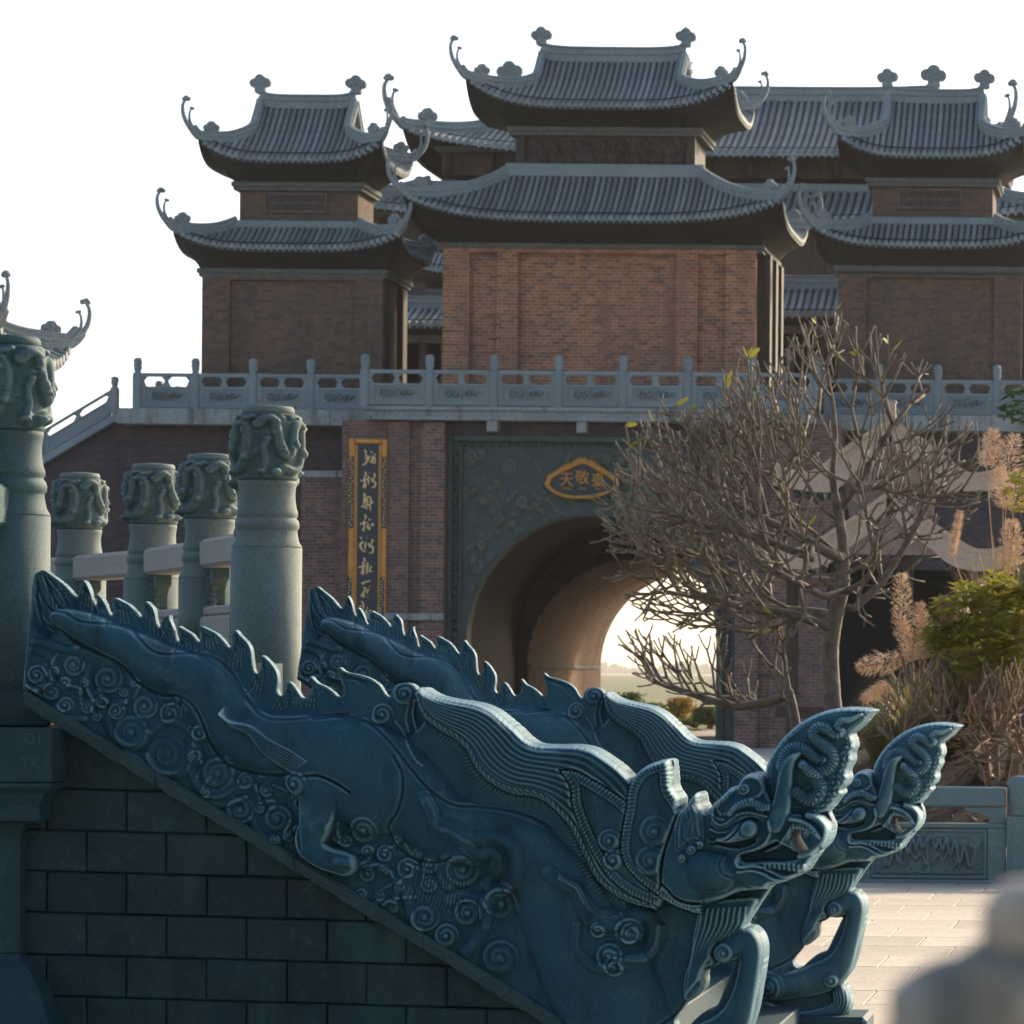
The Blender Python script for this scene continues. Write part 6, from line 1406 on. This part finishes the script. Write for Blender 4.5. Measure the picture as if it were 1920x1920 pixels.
# tall grass with plumes
def grass_clump(name, px, py, Y, n, hmin, hmax, spread, label, seed, plumes, lean=0.0):
    r = random.Random(seed); b0 = Vector(W(px, py, 0, Y)); th = empty(name, b0); mb = MB()
    for i in range(n):
        a = r.uniform(0, 2 * math.pi); h = r.uniform(hmin, hmax); d = Vector((math.cos(a), math.sin(a) * 0.6, 0)); s = spread * r.uniform(0.25, 1.0); st_ = d * r.uniform(0, 0.16); pts = []
        for k in range(6): t = k / 5; pts.append(st_ + d * (s * t ** 1.7) + Vector((lean * t * t, 0, h * (t - 0.33 * t ** 3 * (s / spread) * 1.2))))
        sd = d.cross(Vector((0, 0, 1))).normalized(); w = r.uniform(0.006, 0.011); vs = []
        for k, p in enumerate(pts): q = w * (1 - (k / 5) ** 1.5) + 0.0008; vs += [p - sd * q, p + sd * q]
        mb.add(vs, [(2 * k, 2 * k + 1, 2 * k + 3, 2 * k + 2) for k in range(5)])
    o = mb.build('blades', M['blade'], th, fix=False); o['kind'] = 'stuff'
    for (qx, qy, qx2, qy2, wdt) in plumes:
        a = Vector(W(qx, qy, r.uniform(-.1, .1), Y)) - b0; b = Vector(W(qx2, qy2, r.uniform(-.1, .1), Y)) - b0; ax = (b - a); L = ax.length; ax.normalize(); pm_ = MB(); side = ax.orthogonal().normalized(); s2 = ax.cross(side); rw = wdt * Y / F_PX
        for i in range(620):
            t = r.random(); an = r.uniform(0, 6.283); rr_ = rw * math.sin(math.pi * min(1, 0.12 + 0.86 * t)) ** 0.6 * r.uniform(0.1, 1.0); e = side * math.cos(an) + s2 * math.sin(an); p = a + ax * (L * t) + e * rr_
            dirv = (ax * 0.8 + e * 0.9 + Vector((r.uniform(-.3, .3), r.uniform(-.3, .3), r.uniform(-.5, .1)))).normalized() * r.uniform(0.03, 0.06); w = dirv.orthogonal().normalized() * 0.0042
            pm_.add([p - w, p + w, p + dirv], [(0, 1, 2)])
        pm_.tube([Vector((a.x * 0.25, a.y * .25, -0.2 if a.z > 0 else a.z - .3)), a * 0.6 + Vector((0, 0, 0.1)), a, b], [0.006, 0.005, 0.004, 0.002], 5)
        pm_.build('plume', M['plume'], th, fix=False)
    return tag(th, label, 'grass clump', 'plumed grasses in the planting bed')
grass_clump('plumed_grass', 1720, 1450, 34.4, 380, 0.6, 1.25, 0.75, 'tall grass with drooping beige plumes beside the bare tree trunk', 4, [(1690, 1195, 1690, 1075, 19), (1712, 1240, 1690, 1165, 20), (1735, 1215, 1722, 1130, 17), (1725, 1235, 1758, 1170, 17), (1690, 1235, 1608, 1250, 24), (1670, 1285, 1618, 1312, 16), (1760, 1220, 1788, 1150, 15)])
grass_clump('plumed_grass', 1880, 1330, 34.8, 420, 0.8, 1.9, 0.8, 'tallest plumed grass at the right picture edge with pale fluffy heads', 9, [(1850, 875, 1862, 805, 20), (1880, 900, 1905, 815, 30), (1900, 960, 1912, 880, 30), (1885, 950, 1868, 880, 22), (1902, 1060, 1895, 975, 24), (1880, 1075, 1905, 1010, 20), (1785, 1040, 1800, 960, 6)])
grass_clump('plumed_grass', 1668, 1440, 33.9, 420, 0.35, 0.75, 0.75, 'low arching orange-green grass close behind the dragon snouts', 14, [(1775, 1180, 1768, 1120, 9)])
grass_clump('plumed_grass', 1800, 1420, 34.3, 520, 0.5, 1.2, 0.7, 'dense green-brown grass under the yellow-green bush', 15, [(1830, 1150, 1842, 1090, 9)])
# yellow-green bush
def leafy_bush(name, poly, n, Y, dep, mat, lsz, label, seed, cat='bush', group=None, base=None):
    r = random.Random(seed); P = in_poly_points(poly, n // 6, r, Y, dep); cx = sum(p[0] for p in P) / len(P); zb = min(p[2] for p in P) - 0.5
    b0 = Vector((cx, Y, zb)) if base is None else Vector(base); th = empty(name, b0); mb = MB(); stm = MB()
    for p in P:
        p = Vector(p) - b0
        q = Vector((p.x * 0.55, p.y * .55, p.z * 0.45))
        if r.random() < 0.12: stm.tube([Vector((0, 0, 0)), q, p], [0.009, 0.006, 0.002], 4)
        nl = r.randint(5, 8); a0 = r.uniform(0, 6.28)
        for k in range(nl):
            a = a0 + k * 6.283 / nl + r.uniform(-.25, .25); d = Vector((math.cos(a), math.sin(a), r.uniform(-0.45, 0.5))).normalized(); s = lsz * r.uniform(0.7, 1.3); sd = d.cross(Vector((r.uniform(-.4, .4), r.uniform(-.4, .4), 1))).normalized() * (s * 0.24); up = Vector((0, 0, s * 0.06))
            mb.add([p, p + d * (s * 0.45) + sd + up, p + d * s - up, p + d * (s * 0.45) - sd + up], [(0, 1, 2, 3)])
    o = mb.build('leaves', mat, th, fix=False); o['kind'] = 'stuff'; stm.build('stems', M['drytwig'], th, fix=False)
    return tag(th, label, cat, group)
leafy_bush('leafy_bush', [(1722, 1195), (1745, 1175), (1758, 1115), (1790, 1125), (1805, 1085), (1840, 1105), (1870, 1072), (1905, 1095), (1960, 1070), (1960, 1290), (1925, 1215), (1890, 1300), (1850, 1225), (1815, 1280), (1785, 1215), (1755, 1250), (1748, 1205)], 3000, 34.0, 0.5, M['bush'], 0.115, 'yellow-green leafy bush under the plumes at the right edge', 2)
leafy_bush('leafy_bush', [(1880, 935), (1900, 880), (1960, 850), (1960, 960), (1910, 965)], 300, 34.2, 0.2, M['bush'], 0.09, 'small yellowing spray of leaves high on the right picture edge', 6, base=W(1985, 1100, 0, 34.2))
leafy_bush('leafy_bush', [(1878, 745), (1900, 728), (1960, 735), (1960, 800), (1905, 802), (1880, 785)], 260, 33.0, 0.2, M['dkleaf'], 0.075, 'dark green leaf spray against the terrace rail at the right edge', 7, base=W(1990, 1000, 0, 33.0))
# planting bed
bed = MB(); nx2, ny2 = 40, 16; vs = []
for j in range(ny2):
    for i in range(nx2):
        x = -6.5 + 9.0 * i / (nx2 - 1); y = YC + 0.30 + 7.2 * j / (ny2 - 1); z = 0.18 + 1.05 * min(1, (y - YC) / 3.0) ** 0.8 * (1 / (1 + math.exp(-(x + 3.7) * 2.2))) + 0.14 * mnoise.noise((x * 1.3, y * 1.3, 2)); vs.append((x, y, max(0.012, z)))
bed.add(vs, [(j * nx2 + i, j * nx2 + i + 1, (j + 1) * nx2 + i + 1, (j + 1) * nx2 + i) for j in range(ny2 - 1) for i in range(nx2 - 1)], True)
bo = bed.build('planting_bed_ground', M['soil'], fix=False); bo['kind'] = 'structure'
lit = MB(); r = random.Random(17)
for i in range(2600):
    x, y = r.uniform(-4.6, 2.2), YC + 0.32 + r.random() ** 1.4 * 3.4; i0 = int((x + 6.5) / 9 * (nx2 - 1)); j0 = int((y - YC - .3) / 7.2 * (ny2 - 1)); z = vs[min(j0, ny2 - 1) * nx2 + min(i0, nx2 - 1)][2] + r.uniform(0.0, 0.14)
    d = Vector((r.uniform(-1, 1), r.uniform(-1, 1), r.uniform(-.6, .8))).normalized() * r.uniform(0.05, 0.11); w = d.cross(Vector((r.uniform(-1, 1), r.uniform(-1, 1), 1))).normalized() * 0.022; p = Vector((x, y, z)); lit.add([p, p + d * .5 + w, p + d, p + d * .5 - w], [(0, 1, 2, 3)])
tag(lit.build('leaf_litter', M['litter'], fix=False), 'brown dead leaves strewn over the planting bed behind the rail', 'litter', kind='stuff')

# ------------------------------------------------------------------ small gate with tan gables behind the tree
sgt = empty('small_gate'); YK = 47.0; kx_ = UX(1670, 900, YK); sgt.location = (kx_, YK, 0)
Z7 = lambda x, y: (UX(1420 + x * .2604, 740 + y * .2604, YK) - kx_, UZ(1420 + x * .2604, 740 + y * .2604, YK))
def gable_tier(up, lo, dep, nm):
    u = [Z7(*map(float, q.split(','))) for q in up.split()]; l = [Z7(*map(float, q.split(','))) for q in lo.split()]
    uc, lc = [tuple(p) for p in crom(u, 5)], [tuple(p) for p in crom(l, 5)]
    rf = obj('roof', bpy.data.meshes.new('roof'), sgt); mb = MB(); full = [(-x, z) for x, z in uc[::-1]] + uc; n = len(full)
    vs = [(x, y, z - 0.03) for y in (0.06, dep) for x, z in full] + [(x, y, z - 0.16) for y in (0.06, dep) for x, z in full]
    mb.add(vs, [(i, i + 1, n + i + 1, n + i) for i in range(n - 1)] + [(2 * n + i, 2 * n + i + 1, 3 * n + i + 1, 3 * n + i) for i in range(n - 1)] + [(i, i + 1, 2 * n + i + 1, 2 * n + i) for i in range(n - 1)]); rf.data = mb.mesh('roof', M['pan'])
    for sx in (-1, 1):
        b = MB(); poly = [(sx * x, z) for x, z in uc] + [(sx * x, z) for x, z in lc[::-1]]; b.prism(poly, -0.10, 0.055); b.build('verge', M['tan_mortar'], rf)
        tr = MB(); tr.sweep([(sx * x, -0.02, z) for x, z in uc], [(-0.12, -0.02), (-0.12, 0.035), (0.10, 0.035), (0.10, -0.02)]); tr.build('verge_cap', M['tan_mortar'], rf)
    x_e = uc[-1][0]
    for i in range(9):
        for sx in (-1, 1):
            t = i / 8; xx = lc[-1][0] + (lc[len(lc) // 3][0] - lc[-1][0]) * t; zz_ = np.interp(xx, [p[0] for p in lc], [p[1] for p in lc]) - 0.05
            c = MB(); c.tube([(sx * xx, 0.0, zz_), (sx * xx, 0.4, zz_)], 0.05, 8); c.build('tile_end', M['pan'], rf)
    g = MB(); k = max(1, len(lc) // 2); g.prism([(-x, z + .01) for x, z in lc[:k][::-1]] + [(x, z + .01) for x, z in lc[:k]], -0.04, 0.04); g.build('gable', M['gable_wash'], rf)
gable_tier('970,205 1010,230 1180,330 1330,445 1480,560 1570,582 1700,562 1790,520', '975,350 1000,390 1150,500 1330,680 1420,712 1600,700 1800,668', 2.6, 'upper')
gable_tier('985,730 1180,880 1330,980 1530,1110 1640,1132 1750,1118 1850,1080', '990,880 1100,1000 1250,1110 1400,1230 1600,1272 1850,1240', 2.6, 'lower')
f = MB(); a, b = Z7(960, 40), Z7(960, 270); f.sqlathe([(0.09, 0.09, b[1]), (0.10, 0.10, b[1] + 0.06), (0.06, 0.06, b[1] + 0.09), (0.055, 0.055, a[1] - 0.05), (0.07, 0.07, a[1] - 0.03), (0.06, 0.06, a[1])]); f.build('finial', M['tan_mortar'], sgt)
zw = Z7(960, 1250)[1]
w = MB(); a, b, c_ = Z7(1330, 470), Z7(960, 240), Z7(1330, 900); w.prism([(-a[0], a[1]), (0, b[1]), (a[0], a[1]), (a[0] * 0.8, c_[1]), (-a[0] * 0.8, c_[1])], 0.07, 0.2); w.build('gable_wall', M['gable_wash'], sgt)
w = MB(); w.box((0, 1.5, zw / 2), (1.7, 1.6, zw)); w.build('wall', M['joint'], sgt)
for x in (-1.25, -0.72, 0.2, 0.9): p = MB(); p.box((x, 0.25, zw / 2 + 0.1), (0.15, 0.15, zw + 0.2), 0.02); p.build('post', M['wood'], sgt)
w = MB(); w.box((0, 0.25, zw * 0.42), (2.9, 0.08, 0.14)); w.build('beam', M['wood'], sgt)
tag(sgt, 'small two-tiered gate with pale tan gable edges half hidden by the bare tree', 'gate')

# ------------------------------------------------------------------ seen through the arch
def far_tree(px, ytop, Y, wpx, mat, label, seed):
    r = random.Random(seed); t = Vector(W(px, ytop, 0, Y)); H = t.z; wd = wpx * Y / F_PX / 2; th = empty('far_tree', (t.x, Y, 0)); tr = MB(); cr = MB()
    tr.tube([(0, 0, 0), (0.1, 0, H * 0.3), (0, 0.05, H * 0.7)], [0.12, 0.09, 0.04], 6)
    for k in range(6): a = r.uniform(0, 6.28); tr.tube([(0.05, 0, H * 0.3), (math.cos(a) * wd * .4, math.sin(a) * wd * .4, H * .55), (math.cos(a) * wd * .7, math.sin(a) * wd * .7, H * .8)], [0.06, 0.04, 0.015], 5)
    cl = [(r.gauss(0, wd * 0.42), r.gauss(0, wd * 0.42), H * (0.18 + 0.78 * math.sqrt(r.random())), r.uniform(.25, .5) * wd) for _ in range(26)]
    for i in range(1500):
        cx_, cy_, cz_, cr_ = r.choice(cl); f_ = max(0.25, 1 - (cz_ / H - 0.5) ** 2 * 2.5); p = Vector((cx_ * f_ + r.gauss(0, cr_ * .45), cy_ * f_ + r.gauss(0, cr_ * .45), min(H, max(0.2, cz_ + r.gauss(0, cr_ * .35))))); d = Vector((r.uniform(-1, 1), r.uniform(-1, 1), r.uniform(-1, 1))).normalized() * 0.12; s = d.orthogonal().normalized() * 0.05
        cr.add([p, p + d * .5 + s, p + d, p + d * .5 - s], [(0, 1, 2, 3)])
    tr.build('trunk', M['bark'], th, fix=False); cr.build('crown', mat, th, fix=False); tag(th, label, 'tree', 'trees seen through the arch')
far_tree(1180, 1302, 128, 70, M['far_green'], 'small green tree low in the left of the arch opening', 1)
far_tree(1230, 1322, 134, 60, M['far_green'], 'low green bush tree in the middle of the arch opening', 2)
far_tree(1278, 1312, 126, 62, M['far_orange'], 'golden orange tree at the right of the arch opening', 3)
far_tree(1322, 1340, 130, 60, M['far_orange'], 'low golden bush tree beside the right arch pier', 4)
far_tree(1300, 1352, 122, 60, M['far_green'], 'lowest green bush tree in front of the golden trees in the arch', 5)
for k, (px, yt, Y, wd_, mt, lb) in enumerate(((1165, 1352, 117, 60, 'far_green', 'low green bush at the foot of the left arch leg'), (1215, 1362, 119, 70, 'far_orange', 'low golden bush left of centre in the arch'), (1262, 1372, 116, 70, 'far_green', 'low green bush at the foot of the golden tree'), (1330, 1330, 120, 50, 'far_green', 'slim green tree against the right arch pier'))): far_tree(px, yt, Y, wd_, M[mt], lb, 20 + k)
tl = MB(); r = random.Random(77); YF = 4600.0
for i in range(5200):
    x = r.uniform(UX(700, 1250, YF), UX(1700, 1250, YF)); hgt = 4.0 + 13.0 * (0.5 + 0.5 * math.sin(x * 0.011 + 1.3 * math.sin(x * 0.005))) + 4 * math.sin(x * 0.06); z = r.uniform(-6, max(0.5, hgt)); p = Vector((x, YF + r.uniform(-20, 20), z)); d = Vector((r.uniform(-1, 1), r.uniform(-1, 1), r.uniform(-1, 1))).normalized() * 8.0; s = d.orthogonal().normalized() * 4.0
    tl.add([p, p + d * .5 + s, p + d, p + d * .5 - s], [(0, 1, 2, 3)])
tag(tl.build('far_treeline', M['far_green'], fix=False), 'pale hazy line of distant trees seen through the arch', 'treeline', kind='stuff')

# ------------------------------------------------------------------ hazy air
hb = MB(); hb.box((0, 2600, 24), (6500, 5400, 52)); m = bpy.data.materials.new('haze'); m.use_nodes = True; nd, lk = m.node_tree.nodes, m.node_tree.links
nd.remove(nd['Principled BSDF']); pv = nd.new('ShaderNodeVolumePrincipled'); pv.inputs['Color'].default_value = (1.0, 0.97, 0.9, 1); pv.inputs['Density'].default_value = 0.00011; pv.inputs['Anisotropy'].default_value = 0.3
lk.new(pv.outputs[0], nd['Material Output'].inputs['Volume'])
tag(hb.build('haze', m), kind='stuff')

# lettering becomes plain mesh
bpy.context.view_layer.update(); _dg = bpy.context.evaluated_depsgraph_get()
for o in [o for o in SC.objects if o.type == 'FONT']:
    me = bpy.data.meshes.new_from_object(o.evaluated_get(_dg)); nm, pa, mw, lo, ro = o.name.split('.')[0], o.parent, None, o.location.copy(), o.rotation_euler.copy(); mt = o.data.materials[0]
    bpy.data.objects.remove(o)
    if not me.materials: me.materials.append(mt)
    q = obj(nm, me, pa); q.location = lo; q.rotation_euler = ro
